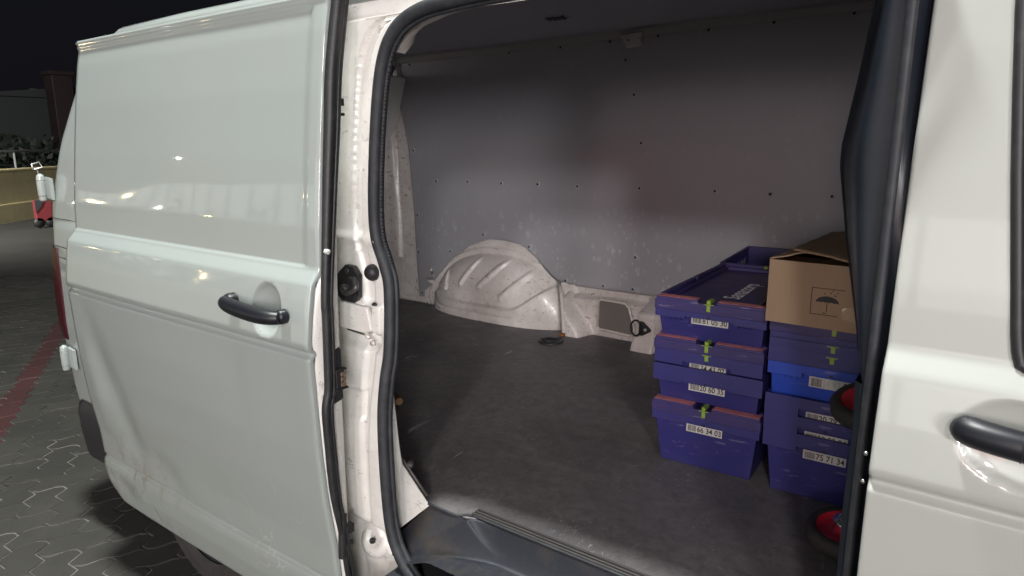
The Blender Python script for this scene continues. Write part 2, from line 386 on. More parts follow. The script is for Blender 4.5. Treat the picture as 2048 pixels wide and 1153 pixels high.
for n_, (x, y, w, h, r) in enumerate(blocks):
    me, v, f = BM[(w, h, r)]
    dz = random.uniform(-.002, .0015); ta, tb = random.gauss(0, .006), random.gauss(0, .006)
    if n_ < 296 and inview(x, y):
        o = link(bpy.data.objects.new('paver', me), pavement); o.location = (x, y, GZ + dz); o.rotation_euler = (ta, tb, ang)
    else:
        rest.add([R3 @ Vector(p) + Vector((x, y, GZ + dz)) for p in v], f, r)
ro = rest.build('pavers', [PAVG, PAVR], pavement, fixn=False); ro['kind'] = 'stuff'

# ------------------------------------------------------------------ background yard
ORG = Vector((-16.2, 4.0, GZ)); yw_ = empty('boundary_wall', ORG, 'low yellow rendered wall at the far side of the dark yard', 'wall')
wd = Vector((-.63, .776, 0)); R = Matrix.Rotation(math.atan2(wd.y, wd.x), 3, 'Z')
def on_wall(s, off, z): return ORG + wd * s + Vector((wd.y, -wd.x, 0)) * off + Vector((0, 0, z))
def wbox(mb, s0, s1, o0, o1, z0, z1, mi=0):
    v = [on_wall(s, o, z) for z in (z0, z1) for s, o in ((s0, o0), (s1, o0), (s1, o1), (s0, o1))]
    mb.add(v, [(0, 3, 2, 1), (4, 5, 6, 7), (0, 1, 5, 4), (1, 2, 6, 5), (2, 3, 7, 6), (3, 0, 4, 7)], mi)
m_ = MB(); wbox(m_, -14, 12, -.12, .12, -.05, .98); m_.build('wall_face', YELLOW, yw_, bevel=.01)
m_ = MB(); wbox(m_, -14, 12, -.16, .16, .983, 1.03); m_.build('coping', YELLOW, yw_, bevel=.01)
m_ = MB(); wbox(m_, -14, 12, .123, .17, -.05, .36); m_.build('plinth', YELLOW, yw_, bevel=.02)
rail = empty('handrail', on_wall(0, -.9, 0), 'thin pale metal handrail running behind the low yellow wall', 'railing'); O2 = ORG.copy()
base = rail.location.copy()
def rp(s, z): return on_wall(s, -.9, z)
pts = [rp(-14, 1.36), rp(12, 1.36)]; posts = [rp(s, 0) for s in range(-14, 13, 2)]
ORG = base
MB().cyl(pts[0], pts[1], .028, n=10).build('top_rail', GALV, rail, smooth=True)
for p in posts: MB().cyl(p, p + Vector((0, 0, 1.335)), .022, n=8).build('post', GALV, rail, smooth=True)
ORG = Vector((0, 0, 0))
# hedge
random.seed(3); hb = MB()
for i in range(5200):
    s = random.uniform(-12, 12); c = O2 + wd * s - Vector((wd.y, -wd.x, 0)) * random.uniform(1.4, 3.2)
    hh = 1.5 + .5 * noise.noise(Vector((s * .7, 0, 0))) + .25 * noise.noise(Vector((s * 2.7, 3, 0))); c.z = GZ + random.uniform(.1, max(.3, hh))
    a = Vector((random.gauss(0, 1), random.gauss(0, 1), random.gauss(0, 1))).normalized(); b = a.orthogonal().normalized(); q = random.uniform(.06, .13)
    hb.add([c - a * q, c + b * q * .5, c + a * q, c - b * q * .5], [(0, 1, 2, 3)])
tag(hb.build('hedge', DARKLEAF, fixn=False), 'dark unlit hedge behind the handrail', 'hedge')
ORG = Vector((-24, 8.5, GZ)); sh = empty('storage_shed', ORG, 'dark low shed with pitched roof behind the hedge', 'shed')
m_ = MB(); m_.box((-27, 5.5, GZ), (-22, 14, 2.65)); m_.build('wall', SHED, sh)
m_ = MB(); m_.prism([(5.2, 2.66), (14.3, 2.66), (9.7, 3.2)], 'x', -27.2, -21.8); m_.build('roof', SHED, sh)
ORG = Vector((-21, 7.1, GZ)); cl = empty('red_column', ORG, 'dull red column standing behind the hedge, next to the shed', 'column')
m_ = MB(); m_.box((-21.25, 6.95, GZ), (-20.75, 7.45, 3.2)); m_.build('shaft', REDCOL, cl, bevel=.02)
m_ = MB(); m_.box((-21.3, 6.9, 3.203), (-20.7, 7.5, 3.3)); m_.build('cap', REDCOL, cl, bevel=.01)
# hand pallet truck parked against the wall
ORG = Vector((-14.5, 4.05, GZ)); pt_ = empty('pallet_truck', ORG, 'red hand pallet truck with raised black handle parked by the yellow wall', 'pallet truck')
REDM = mat('red enamel', (.22, .035, .045), .5); DGREY = mat('dark grey panel', (.05, .055, .06), .5)
m_ = MB(); m_.prism([(3.98, .02), (4.24, .00), (4.27, .36), (4.14, .42), (3.98, .40)], 'x', -14.62, -14.50); m_.build('front_frame', REDM, pt_, bevel=.015)
m_ = MB(); m_.prism([(3.975, .18), (4.08, .30), (4.13, .415), (3.98, .405)], 'x', -14.496, -14.485); m_.build('side_panel', DGREY, pt_)
m_ = MB(); m_.tube([(-14.5, 4.10, .40), (-14.46, 4.12, .78), (-14.44, 4.08, .98)], .022, 8); m_.build('handle', BLACK, pt_, smooth=True)
m_ = MB(); m_.tube([(-14.44, 4.02, .97), (-14.44, 4.00, 1.06), (-14.44, 4.12, 1.10), (-14.44, 4.17, 1.0), (-14.44, 4.02, .97)], .016, 8); m_.build('grip', GALV, pt_, smooth=True)
for y_ in (4.02, 4.22): MB().lathe((-14.50, y_, GZ + .09), (1, 0, 0), [(-.05, .05), (-.05, .09), (.0, .09), (.0, .03), (.01, .0)], 18).build('wheel', BLACK, pt_, smooth=True)
for x_ in (-14.62, -14.56): MB().box((x_, 4.29, .02), (x_ + .045, 5.3, .08)).build('fork', REDM, pt_, bevel=.01)
# far lit street lamp
LAMPC = mat('lit lamp lens', (.9, .95, .7), .3, emit=(.80, 1.0, .55), estr=9)
WLAMP = mat('lit white lens', (.9, .9, .9), .3, emit=(1, .98, .92), estr=45)
YLAMP = mat('lit sodium lens', (.9, .8, .5), .3, emit=(1, .78, .38), estr=60)
def street_lamp(x, y, h, label, lens, size=.5, aim=None, group=None):
    global ORG
    ORG = Vector((x, y, GZ)); r = empty('street_lamp', ORG, label, 'street lamp', group)
    d = (Vector(aim) - ORG) if aim else Vector((1, 0, 0)); d.z = 0; d.normalize(); q = d.cross(Vector((0, 0, 1)))
    MB().cyl(ORG, ORG + Vector((0, 0, h)), .07, .045, 12).build('pole', GALV, r, smooth=True)
    top = ORG + Vector((0, 0, h)); MB().tube([top, top + d * .3 + Vector((0, 0, .08)), top + d * .6 + Vector((0, 0, .1))], .03, 8).build('arm', GALV, r, smooth=True)
    c = top + d * (.6 + size * .5) + Vector((0, 0, .1)); s = size / 2
    def bx(z0, z1, k):
        return [c + d * a * s * k + q * b * s * .45 * k + Vector((0, 0, z)) for z in (z0, z1) for a, b in ((-1, -1), (1, -1), (1, 1), (-1, 1))]
    F6 = [(0, 3, 2, 1), (4, 5, 6, 7), (0, 1, 5, 4), (1, 2, 6, 5), (2, 3, 7, 6), (3, 0, 4, 7)]
    MB().add(bx(-.02, .07, 1), F6).build('lamp_head', BLACK, r, bevel=.015)
    MB().add(bx(-.05, -.023, .85), F6).build('lens', lens, r)
    ORG = Vector((0, 0, 0)); return r, c
street_lamp(-30.8, 10.25, 3.35, 'small lit greenish street lamp far off against the black sky', LAMPC, .55, (-20, 5, 0))

# ------------------------------------------------------------------ lamps of the forecourt behind the camera, with added fill lights
FLENS = mat('lit flood lens', (.9, .9, .9), .3, emit=(1, .98, .94), estr=4)
def flood(x, y, z, target, power, color, size, label, foot=None):
    global ORG
    ORG = Vector((x, y, GZ)); r = empty('flood_lamp', ORG, label, 'flood lamp')
    loc = Vector((x, y, z)); d = (Vector(target) - loc).normalized(); side = d.cross(Vector((0, 0, 1))).normalized() if abs(d.z) < .999 else Vector((1, 0, 0)); up = side.cross(d)
    back = loc - d * .12; pole = Vector((back.x, back.y, GZ)) - Vector((d.x, d.y, 0)) * .15
    if foot: pole = Vector((foot[0], foot[1], GZ))
    MB().cyl(pole, (pole.x, pole.y, z + .1), .06, .05, 14).build('pole', GALV, r, smooth=True)
    MB().cyl((pole.x, pole.y, z), back, .03, n=8).build('bracket', GALV, r, smooth=True)
    h = size / 2 + .03; F6 = [(0, 3, 2, 1), (4, 5, 6, 7), (0, 1, 5, 4), (1, 2, 6, 5), (2, 3, 7, 6), (3, 0, 4, 7)]
    MB().add([back + side * a * h + up * b * h + d * k for k in (0, .08) for a, b in ((-1, -1), (1, -1), (1, 1), (-1, 1))], F6).build('lamp_head', BLACK, r, bevel=.01)
    k2 = h - .02
    MB().add([back + side * a * k2 + up * b * k2 + d * k for k in (.082, .09) for a, b in ((-1, -1), (1, -1), (1, 1), (-1, 1))], F6).build('lens', FLENS, r)
    lamp_light('flood_light', loc + d * .0, target, power, color, size, r)
    ORG = Vector((0, 0, 0))
flood(2.38, -6.75, 4.2, (-1.2, .5, 1.0), 165, (1.0, .99, .98), .6, 'square floodlight on a pole behind the camera, nearer one on the right')
flood(6.0, -8.45, 3.75, (-1.2, .5, 1.0), 275, (1.0, .98, .97), .9, 'square floodlight on a pole farther right behind the camera')
flood(-2.6, -5.2, 5.4, (-1.8, 0, .9), 8, (.90, 1.0, .96), .6, 'added tall square fill floodlight on the left behind the camera')  # added fill lamp for the outside of the van
ORG = Vector((0, -13, GZ)); shop = empty('fill_shop', ORG, 'added long shop building behind the camera, its glowing windows a fill light for the van', 'building')  # added building, its window glow stands in for ambient light in the van
SHOPW = mat('shop wall render', (.45, .44, .41), .8); FILLGLOW = mat('fill shop window', (.8, .8, .78), .3, emit=(1, .985, .96), estr=1.7)
REDL = mat('lit red fascia', (.5, .03, .02), .4, emit=(1, .13, .07), estr=3.5)
m_ = MB(); m_.box((-16, -14.2, GZ), (26, -13.1, .35)); m_.box((-16, -14.2, 3.302), (26, -13.1, 4.4)); m_.build('wall', SHOPW, shop, bevel=.02)
for k in range(21):
    x = -15.5 + 2 * k
    MB().box((x - .09, -13.16, .352), (x + .05, -13.02, 3.3)).build('mullion', BLACK, shop)
    MB().box((x + .053, -13.12, .352), (x + 1.907, -13.10, 3.3)).build('fill_window', FILLGLOW, shop)
m_ = MB(); m_.box((2, -13.09, 3.4), (14, -12.95, 4.1)); m_.build('fascia', REDL, shop, bevel=.02)
m_ = MB(); m_.box((-16.3, -14.4, 4.402), (26.3, -12.2, 4.6)); m_.build('roof', SHOPW, shop, bevel=.02)
ORG = Vector((0, 0, 0))
flood(-1.7, -.42, 6.4, (-1.7, -.40, 0), 520, (.97, 1.0, .97), .5, 'high floodlight on a long boom straight above the paving beside the van', (-1.7, -6.2))
flood(8.6, -9.2, 2.35, (-1.5, 1.0, 1.2), 520, (1.0, .95, .95), 2.0, 'added large low fill lamp far to the right behind the camera')  # added lamp, brightens the upper left of the cargo wall
flood(1.6, -10.0, 2.0, (-.8, .6, 1.3), 95, (1.0, .72, .70), 1.2, 'added pinkish fill lamp on a low post straight behind the camera')  # added lamp, fills the dark right part of the cargo wall
flood(-13.2, .7, 3.0, (-16.4, 4.5, .6), 430, (1.0, .97, .86), .5, 'added fill floodlight over the far yard in front of the yellow wall')  # added out of frame to brighten the yellow wall and yard
ORG = Vector((-60, -30, GZ)); hall = empty('added_hall', ORG, 'added low hall with glowing windows far behind to the left, mirrored in the door', 'building')  # added hall, its glow gives the door paint a bright band to mirror
m_ = MB(); m_.box((-80, -32, GZ), (-30, -30.1, .5)); m_.box((-80, -32, 4.0), (-30, -30.1, 5.2)); m_.build('wall', SHOPW, hall)
for k in range(16):
    x = -80 + 3.1 * k; MB().box((x, -30.3, .503), (x + 2.7, -30.2, 3.997)).build('glow_window', mat('added hall window', (.8, .8, .78), .3, emit=(.95, 1, .97), estr=.9) if k == 0 else bpy.data.materials['added hall window'], hall); MB().box((x + 2.705, -30.4, .503), (x + 3.095, -30.12, 3.997)).build('pier', SHOPW, hall)
def globe_lamp(x, y, z, r, m, label):
    global ORG
    ORG = Vector((x, y, GZ)); o = empty('street_lamp', ORG, label, 'street lamp', 'distant lamps mirrored in the sliding door')
    MB().cyl((x, y, GZ), (x, y, z - r * .8), .06, .04, 10).build('pole', GALV, o, smooth=True)
    MB().lathe((x, y, z), (0, 0, 1), [(-r * math.cos(PI * k / 8), max(.002, r * math.sin(PI * k / 8))) for k in range(9)], 14).build('globe', m, o, smooth=True)
    MB().cyl((x, y, z + r * .95), (x, y, z + r * 1.15), r * .7, r * .3, 12).build('cap', BLACK, o, smooth=True)
    ORG = Vector((0, 0, 0))
for x, y, z, r, m, lb in ((-41.7, -20.6, 5.2, .24, WLAMP, 'bright white globe lamp, tallest of the far lamps left of the camera'), (-43.9, -17.2, 2.0, .30, YLAMP, 'large warm globe lamp, low and far left of the camera'),
        (-46.7, -8.1, .9, .16, WLAMP, 'small white globe lamp nearest the van line, far left'), (-40.3, -23.1, .75, .26, YLAMP, 'warm globe lamp on a short post, rightmost of the far lamps'),
        (-42.3, -20.0, 1.7, .13, WLAMP, 'small white globe lamp on a short post beside the tallest far lamp'), (-43.1, -18.5, 2.7, .11, YLAMP, 'tiny warm globe lamp between the low large one and the tallest'),
        (-45.2, -15.4, 1.2, .17, WLAMP, 'white globe lamp on a knee high post, left of the large warm one')):
    globe_lamp(x, y, z, r, m, lb)

# ================================================================== THE VAN
ORG = Vector((-1.0, .95, GZ))
van = empty('van', ORG, 'white panel van with its side sliding door open on an empty grey cargo bay', 'van')
VP = van
# outer side profile: z -> y of the closed body (0 at the shoulder line)
PROF = [(.17, .045), (.19, .030), (.27, .010), (.33, .003), (.352, .005), (.358, .013), (.366, .012), (.372, .008), (.46, .002), (.6, -.018), (.72, -.028), (.83, -.033), (.955, -.037), (.962, -.036), (.967, -.026), (.975, -.026), (.980, -.036), (.99, -.040), (1.06, -.031), (1.126, -.020), (1.132, -.017), (1.157, .004), (1.163, .006), (1.25, .012), (1.40, .030), (1.56, .052), (1.68, .072), (1.745, .086), (1.80, .10)]
def prof(z): return (table(PROF, z - .003) + table(PROF, z) + table(PROF, z + .003)) / 3
ZS = []
z = .175
while z < 1.745:
    ZS.append(z); z += .006 if not (.345 < z < .38 or .95 < z < .985 or 1.12 < z < 1.17) else .002
ZS.append(1.745)

# ---- sliding door (open, pushed back along the side)
DX0, DX1 = -2.482, -1.236; OFF = -.093
def door_y(x, z):
    t = (x - DX0) / (DX1 - DX0)
    y = prof(z) + OFF - .013 * ss(0, 1, t) * ss(1.1, 1.75, z) - .004 * math.sin(PI * t)
    # pressed panel above the shoulder
    q = ss(DX1 - .042, DX1 - .052, x) * ss(1.160, 1.168, z) * ss(1.738, 1.726, z)
    y += .0060 * q
    # bruises near the lower rear corner
    y += .014 * math.exp(-((x + 2.27 + .35 * (z - .6)) / .07) ** 2 - ((z - .62) / .20) ** 2)
    y += .008 * math.exp(-((x + 2.05 + .55 * (z - .45)) / .10) ** 2 - ((z - .42) / .07) ** 2)
    y -= .005 * math.exp(-((x + 2.40) / .05) ** 2 - ((z - .66) / .16) ** 2)
    y += .008 * math.exp(-((x + 2.36) / .06) ** 2 - ((z - .27) / .04) ** 2)
    y += .0025 * noise.noise(Vector((x * 2.2, z * 3.1, 1)))
    # handle dimple
    y += .021 * max(0, 1 - (((x + 1.388) / .056) ** 2 + ((z - 1.053) / .062) ** 2)) ** .55 * 1.3
    return y
def corner_in(x, z):
    """rounded lower rear corner of the door outline"""
    r = .13
    if z < .175 + r and x < DX0 + r:
        cx, cz = DX0 + r, .175 + r; dx, dz = cx - x, cz - z; d = math.hypot(dx, dz)
        m_ = max(dx, dz)
        if m_ > 1e-6 and d > 0: k = m_ / d; return cx - dx * k, cz - dz * k
    return x, z
sd = MB().build('sliding_door', PAINT_DOOR, van)  # placeholder mesh replaced below
bpy.data.objects.remove(sd)
XS = [DX0 + (DX1 - DX0) * i / 90 for i in range(91)] + [-1.388 + .003 * k for k in range(-21, 22)]
XS = sorted(set(round(x, 4) for x in XS))
rows = []
e = .012
for z in ZS:
    row = []
    for x in XS:
        xx, zz = corner_in(x, z); y = door_y(xx, zz)
        row.append((xx, y, zz))
    # rolled hems front and rear
    xa, ya, za = row[0]; xb, yb, zb = row[-1]
    row = [(xa + .002, ya + .030, za), (xa - .003, ya + .012, za), (xa - .002, ya + .004, za)] + row + [(xb + .0025, yb + .003, zb), (xb + .003, yb + .012, zb)]
    rows.append(row)
bot = [(x, y + .004, z - .003) for x, y, z in rows[0]]; bot2 = [(x, y + .014, z - .004) for x, y, z in rows[0]]; bot3 = [(x, y + .030, z + .004) for x, y, z in rows[0]]
top = [(x, y - .004, z + .006) for x, y, z in rows[-1]]; top2 = [(x, y + .002, z + .014) for x, y, z in rows[-1]]; top3 = [(x, y + .025, z + .016) for x, y, z in rows[-1]]
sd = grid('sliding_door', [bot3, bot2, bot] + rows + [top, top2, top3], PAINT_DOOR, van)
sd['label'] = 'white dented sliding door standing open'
# inner shell of the door with its bright return edge
rows = []
for z in [.20 + 1.53 * i / 50 for i in range(51)]:
    yo = prof(z) + OFF; yi = table([(.2, -.045), (.4, -.047), (.87, -.044), (1.1, -.040), (1.34, -.027), (1.48, -.018), (1.74, .003)], z)
    fx = DX1 - .001
    rows.append([(fx, yo + .014, z), (fx + .007, yo + .018, z), (fx + .009, (yo + yi) / 2, z), (fx + .008, yi - .004, z), (fx + .004, yi, z), (fx - .04, yi + .002, z), (-1.8, yi + .002, z), (DX0 + .13, yi, z), (DX0 + .10, max(yi - .02, yo + .020), z), (DX0 + .01, yo + .028, z)])
grid('inner_shell', rows, JAMB, sd)
# rubber along the front edge
pts = [(.379, -.062), (.506, -.076), (.606, -.091), (.721, -.097), (.831, -.100), (.88, -.090), (.943, -.087), (1.057, -.084), (1.106, -.083), (1.336, -.060), (1.47, -.045), (1.597, -.031), (1.75, -.002)]
sp_ = spline([(-1.222, y, z) for z, y in [(.20, -.040)] + pts], 8)
m_ = MB(); m_.tube(sp_, [.0105 + .0045 * ss(1.1, 1.6, p.z) - .003 * ss(.7, .5, p.z) for p in sp_], 12)
m_.tube([p + Vector((.006, .011 + .004 * ss(1.0, 1.5, p.z), 0)) for p in sp_], [.0045 + .003 * ss(1.1, 1.6, p.z) for p in sp_], 8)
m_.build('edge_seal', SEAL2, sd, smooth=True)
MB().tube([(-1.2115, -.083, 1.200), (-1.2105, -.081, 1.204), (-1.2115, -.079, 1.207)], .0075, 8).build('tape_scrap', PAPER, sd, smooth=True)
# handle
hp = spline([(-1.520, -.146, 1.062), (-1.505, -.158, 1.062), (-1.47, -.166, 1.060), (-1.42, -.169, 1.057), (-1.36, -.168, 1.054), (-1.325, -.162, 1.053), (-1.305, -.150, 1.052)], 6)
hr = [.0145 + .0045 * math.sin(PI * i / (len(hp) - 1)) for i in range(len(hp))]
dh = MB(); dh.tube([p for p in hp], hr, 16, up=(0, 0, 1)); hd = dh.build('door_handle', GLOSSB, sd, smooth=True); hd.scale = (1, 1, 1)
m_ = MB(); m_.lathe((-1.515, -.128, 1.060), (0, -1, 0), [(0, .021), (.014, .021), (.022, .018), (.026, .010), (.0265, .0)], 24)
m_.build('handle_base', GLOSSB, sd, smooth=True)
MB().lathe((-1.312, -.130, 1.052), (0, -1, 0), [(0, .017), (.014, .017), (.020, .014), (.022, .008), (.0225, .0)], 24).build('handle_base', GLOSSB, sd, smooth=True)
m_ = MB(); m_.lathe((-1.513, -.155, 1.060), (0, -1, 0), [(0, .009), (.005, .009), (.006, .006), (.004, 0)], 18); m_.build('lock_cylinder', BLACK, sd, smooth=True)
# latch hardware on the return edge
XE = -1.2265
m_ = MB(); m_.prism([(-.094, .955), (-.052, .975), (-.049, .968), (-.049, .850), (-.055, .846), (-.098, .838)], 'x', XE, XE + .006)
m_.box((XE + .0062, -.075, .880), (XE + .017, -.052, .925)); m_.box((XE + .0062, -.078, .922), (XE + .020, -.046, .927)); m_.box((XE + .0062, -.078, .876), (XE + .020, -.043, .881))
m_.box((XE + .0062, -.094, .86), (XE + .014, -.084, .93)); m_.build('contact_plate', BLACK, sd, bevel=.0015)
for k in range(3): MB().box((XE + .0172, -.064, .884 + k * .0125), (XE + .021, -.050, .894 + k * .0125)).build('contact', BRASS, sd, bevel=.001)
for y_, z_ in ((-.073, .952), (-.078, .857)): MB().lathe((XE + .006, y_, z_), (1, 0, 0), [(0, .005), (.002, .005), (.001, .0028), (.001, 0)], 14).build('screw', GLOSSB, sd, smooth=True)
m_ = MB(); m_.tube([(XE + .002, -.076, .44), (XE + .004, -.074, .50), (XE + .004, -.068, .555)], .010, 10); m_.box((XE + .005, -.070, .505), (XE + .020, -.048, .528)); m_.box((XE + .004, -.070, .468), (XE + .012, -.046, .478)); m_.build('lower_guide', BLACK, sd, bevel=.0015)
m_ = MB(); m_.tube([(XE + .001, -.040, 1.47), (XE + .002, -.032, 1.50), (XE + .002, -.024, 1.56), (XE + .001, -.016, 1.60)], .0075, 8); m_.box((XE + .002, -.030, 1.520), (XE + .010, -.006, 1.536)); m_.cyl((XE + .004, -.030, 1.502), (XE + .008, -.006, 1.502), .0035); m_.lathe((XE + .004, -.026, 1.474), (1, 0, 0), [(0, .007), (.004, .007), (.006, .004), (.006, 0)], 14); m_.build('upper_catch', GLOSSB, sd, bevel=.001)

# ---- rear quarter and rear end of the body shell (plan curve swept down the profile)
def rear_x(z): return table([(.15, -2.93), (.5, -2.97), (.75, -2.985), (1.0, -2.985), (1.2, -2.965), (1.45, -2.90), (1.62, -2.82), (1.72, -2.755), (1.79, -2.70)], z)
SMP = [(.3, .020), (.5, .004), (.75, -.006), (1.0, .0), (1.2, .008), (1.4, .030), (1.56, .056), (1.68, .080), (1.745, .094), (1.8, .11)]
def plan(z, x_front, off=0):
    yb = prof(z) + .008 + off; xr = rear_x(z); r = .09 + .05 * ss(1.2, 1.7, z); pts = [(x_front, yb), (-1.6, yb), (-2.0, yb), (-2.4, yb)]; yb = table(SMP, z)
    for k in range(13):
        a = PI / 2 * k / 12; pts.append((xr + r - r * math.sin(a), yb + r - r * math.cos(a)))
    pts += [(xr - .01, .5), (xr - .015, .94)]
    return pts
ZB = [.30 + .49 * i / 40 for i in range(40)] + [.79 + .95 * i / 80 for i in range(81)]
rows = [[(x, y, z) for x, y in plan(z, -1.42)] for z in ZB]
# wheel opening
WX, WZ, WR = -2.05, .23, .33
q_ = grid('rear_quarter', rows, PAINT, van, keep=lambda j, i: not (i < 4 and False))
rows = [[(x, 1.90 - y, z) for x, y in plan(z, 1.1)] for z in ZB]
grid('far_side', rows, PAINT, van)
# roof: swept across
rp_n = [(prof(1.74) - .000, 1.744), (.082, 1.757), (.064, 1.764), (.058, 1.772), (.058, 1.786), (.066, 1.798), (.085, 1.808), (.12, 1.815), (.17, 1.824), (.26, 1.838), (.45, 1.872), (.95, 1.935)]
rp_ = rp_n + [(1.45, 1.940), (1.64, 1.915), (1.73, 1.885), (1.78, 1.85), (1.815, 1.80), (1.83, 1.744)]
rows = []
for x, dz in ((.66, -.10), (.60, -.04), (.5, -.005), (0, 0), (-1, 0), (-2.0, 0), (-2.35, -.006), (-2.52, -.022), (-2.62, -.045), (-2.67, -.08)):
    rows.append([(x, y + (.95 - y) * (.04 if dz < -.02 else 0), z + dz * (1 if z > 1.78 else .6)) for y, z in rp_])
grid('roof', rows, PAINT, van)
# tail lamp at the rear corner, hinges, bumper
def rim_strip(z0, z1, a0, a1, out, n=14):
    rows = []
    for j in range(n + 1):
        z = lerp(z0, z1, j / n); yb = table(SMP, z); xr = rear_x(z); r = .09; row = []
        sh = .05 * ss(.95, .70, z)
        for k in range(9):
            a = lerp(a0, a1, k / 8); o = out * math.sin(PI * (k / 8) * .9 + .15) ** .5 * math.sin(PI * min(1, max(0, (j / n) * .92 + .04))) ** .35
            cx, cy = xr + r, yb + r; row.append((cx - (r + o) * math.sin(a), cy - (r + o) * math.cos(a), z))
        rows.append([(-2.866, yb + .002, z), (-2.868, yb - out * .5, z)] + row)
    return rows
grid('tail_light', rim_strip(.70, 1.055, .0, 2.0, .016), TAIL, van)
m_ = MB()
for z_ in (1.205, ): 
    for s in range(14):
        a = PI / 2 * s / 13
for nm, zc in (('rear_hinge', 1.275), ('rear_hinge', .63)):
    h = .043; x_, y_ = -2.905, -.012
    if zc < 1: x_, y_ = -2.862, -.030
    m_ = MB(); m_.lathe((x_ + .0, y_, zc - h), (0, 0, 1), [(-.004, .0), (-.004, .009), (0, .013), (.014, .0135), (.0155, .012), (.017, .0145), (2 * h - .016, .015), (2 * h - .0145, .012), (2 * h - .013, .015), (2 * h + .004, .013), (2 * h + .010, .006), (2 * h + .0125, 0)], 20)
    m_.prism([(x_, zc - h + .01), (x_ + .05, zc - h + .002), (x_ + .05, zc + h - .006), (x_, zc + h)], 'y', y_ + .010, y_ + .022)
    m_.build(nm, PAINT, van, bevel=.002)
m_ = MB()
def corner_path(z, out):
    yb = table(SMP, z); xr = rear_x(z); r = .09
    return [(xr + r - (r + out) * math.sin(PI / 2 * k / 10), yb + r - (r + out) * math.cos(PI / 2 * k / 10), z) for k in range(11)]
m_.tube([(-2.6, prof(1.165) + .006, 1.165)] + corner_path(1.165, .0005), .0016, 6); m_.tube([(-2.6, prof(1.06) + .006, 1.062)] + corner_path(1.062, .0005)[:5], .0016, 6); m_.tube([(-2.6, prof(1.02) + .006, 1.022)] + corner_path(1.022, .0005)[:5], .0014, 6)
m_.build('body_seam', SEAL2, van, smooth=True)
rows = []
for z_, o in ((.22, .0), (.24, .006), (.31, .014), (.40, .020), (.44, .012), (.455, .0)):
    y0 = .004; xr = -2.93; r = .10
    rows.append([(-2.62, y0 - o * .4, z_)] + [(xr + r - (r + o) * math.sin(PI / 2 * k / 8), y0 + r - (r + o) * math.cos(PI / 2 * k / 8), z_) for k in range(9)] + [(xr - o, .95, z_), (xr - o, 1.6, z_)])
grid('rear_bumper', rows, BLACK, van)

# ---- wheels
def wheel(x, y, sgn):
    m_ = MB(); c = (x, y, WZ); ax = (0, sgn, 0)
    m_.lathe(c, ax, [(-.10, .20), (-.105, .30), (-.09, .322), (-.06, .33), (.06, .33), (.085, .322), (.10, .30), (.106, .285), (.101, .278), (.107, .262), (.104, .245), (.095, .215)], 56)
    t_ = m_.build('wheel', RUBBER, van, smooth=True)
    m2 = MB()
    for k in range(56):
        a = 2 * PI * k / 56; m2.box((-.085, -.004, .327), (.085, .004, .334), R=Matrix.Rotation(a, 3, 'Y') @ Matrix.Rotation(PI / 2, 3, 'Z'), piv=(0, 0, 0))
    m2.v = [(p[0] + x, p[1] + y, p[2] + WZ) for p in m2.v]; tb = m2.build('tread', RUBBER, t_, fixn=False)
    m3 = MB(); m3.lathe(c, ax, [(.09, .216), (.08, .205), (.05, .195), (.045, .12), (.07, .09), (.075, .04), (.076, 0)], 40); m3.build('rim', BLACK, t_, smooth=True)
wheel(-2.105, .150, -1); wheel(.95, .165, -1); wheel(-2.05, 1.735, 1); wheel(.95, 1.735, 1)
m_ = MB(); m_.box((-2.9, .12, .16), (1.7, 1.78, .30)); m_.build('underbody', BLACK, van, bevel=.02)

# striker hook, rubber stop, blanking plug
DKGAP = mat('dark gap grime', (.10, .085, .065), .8)
m_ = MB(); m_.add([(-1.30, .034, .992), (-1.205, .022, .990), (-1.205, .030, .982), (-1.30, .040, .983)], [(0, 1, 2, 3)]); m_.build('pocket_gap', RIVET, van)
m_ = MB(); m_.prism([(-1.305, 1.062), (-1.205, 1.058), (-1.200, 1.040), (-1.192, 1.000), (-1.21, .992), (-1.305, .994)], 'y', .020, .034); m_.build('pocket_flap', JAMB, van, bevel=.004)
m_ = MB(); m_.prism([(-1.318, 1.07), (-1.290, 1.052), (-1.262, 1.055), (-1.243, 1.075), (-1.240, 1.13), (-1.258, 1.15), (-1.285, 1.152), (-1.318, 1.125)], 'y', .030, .044)
hk = spline([(-1.285, .020, 1.095), (-1.265, .008, 1.088), (-1.235, .006, 1.096), (-1.225, .010, 1.108), (-1.238, .016, 1.122), (-1.262, .024, 1.120)], 6)
HOOKM = mat('worn dark steel', (.10, .10, .10), .38, metal=.6)
stk = m_.build('door_striker', SEAL2, van, bevel=.002)
m_ = MB(); m_.tube(hk, .0062, 8); m_.lathe((-1.283, .030, 1.094), (0, -1, 0), [(0, .012), (.012, .012), (.016, .008), (.016, 0)], 18); m_.lathe((-1.277, .030, 1.137), (0, -1, 0), [(0, .006), (.004, .006), (.002, .003), (.002, 0)], 14); m_.build('hook', HOOKM, stk, smooth=True)
MB().lathe((-1.200, .046, 1.140), (0, -1, 0), [(0, .020), (.010, .020), (.016, .017), (.022, .012), (.023, 0)], 26).build('rubber_stop', BLACK, van, smooth=True)
MB().lathe((-1.190, .034, 1.062), (0, -1, 0), [(0, .0085), (.003, .008), (.004, .005), (.004, 0)], 18).build('blanking_plug', BLACK, van, smooth=True)
m_ = MB(); m_.cyl((-1.218, .030, .990), (-1.206, .026, .980), .008, .004, 12); m_.cyl((-1.200, .035, .968), (-1.200, .028, .968), .007, .007, 12); m_.build('jamb_clip', IPAINT, van, smooth=True)
m_ = MB(); m_.lathe((-1.235, .045, .425), (.2, -1, .5), [(-.02, .050), (0, .046), (.010, .036), (.014, .020), (.004, .014), (.002, 0)], 26); m_.build('roller_cover', JAMB, van, smooth=True)
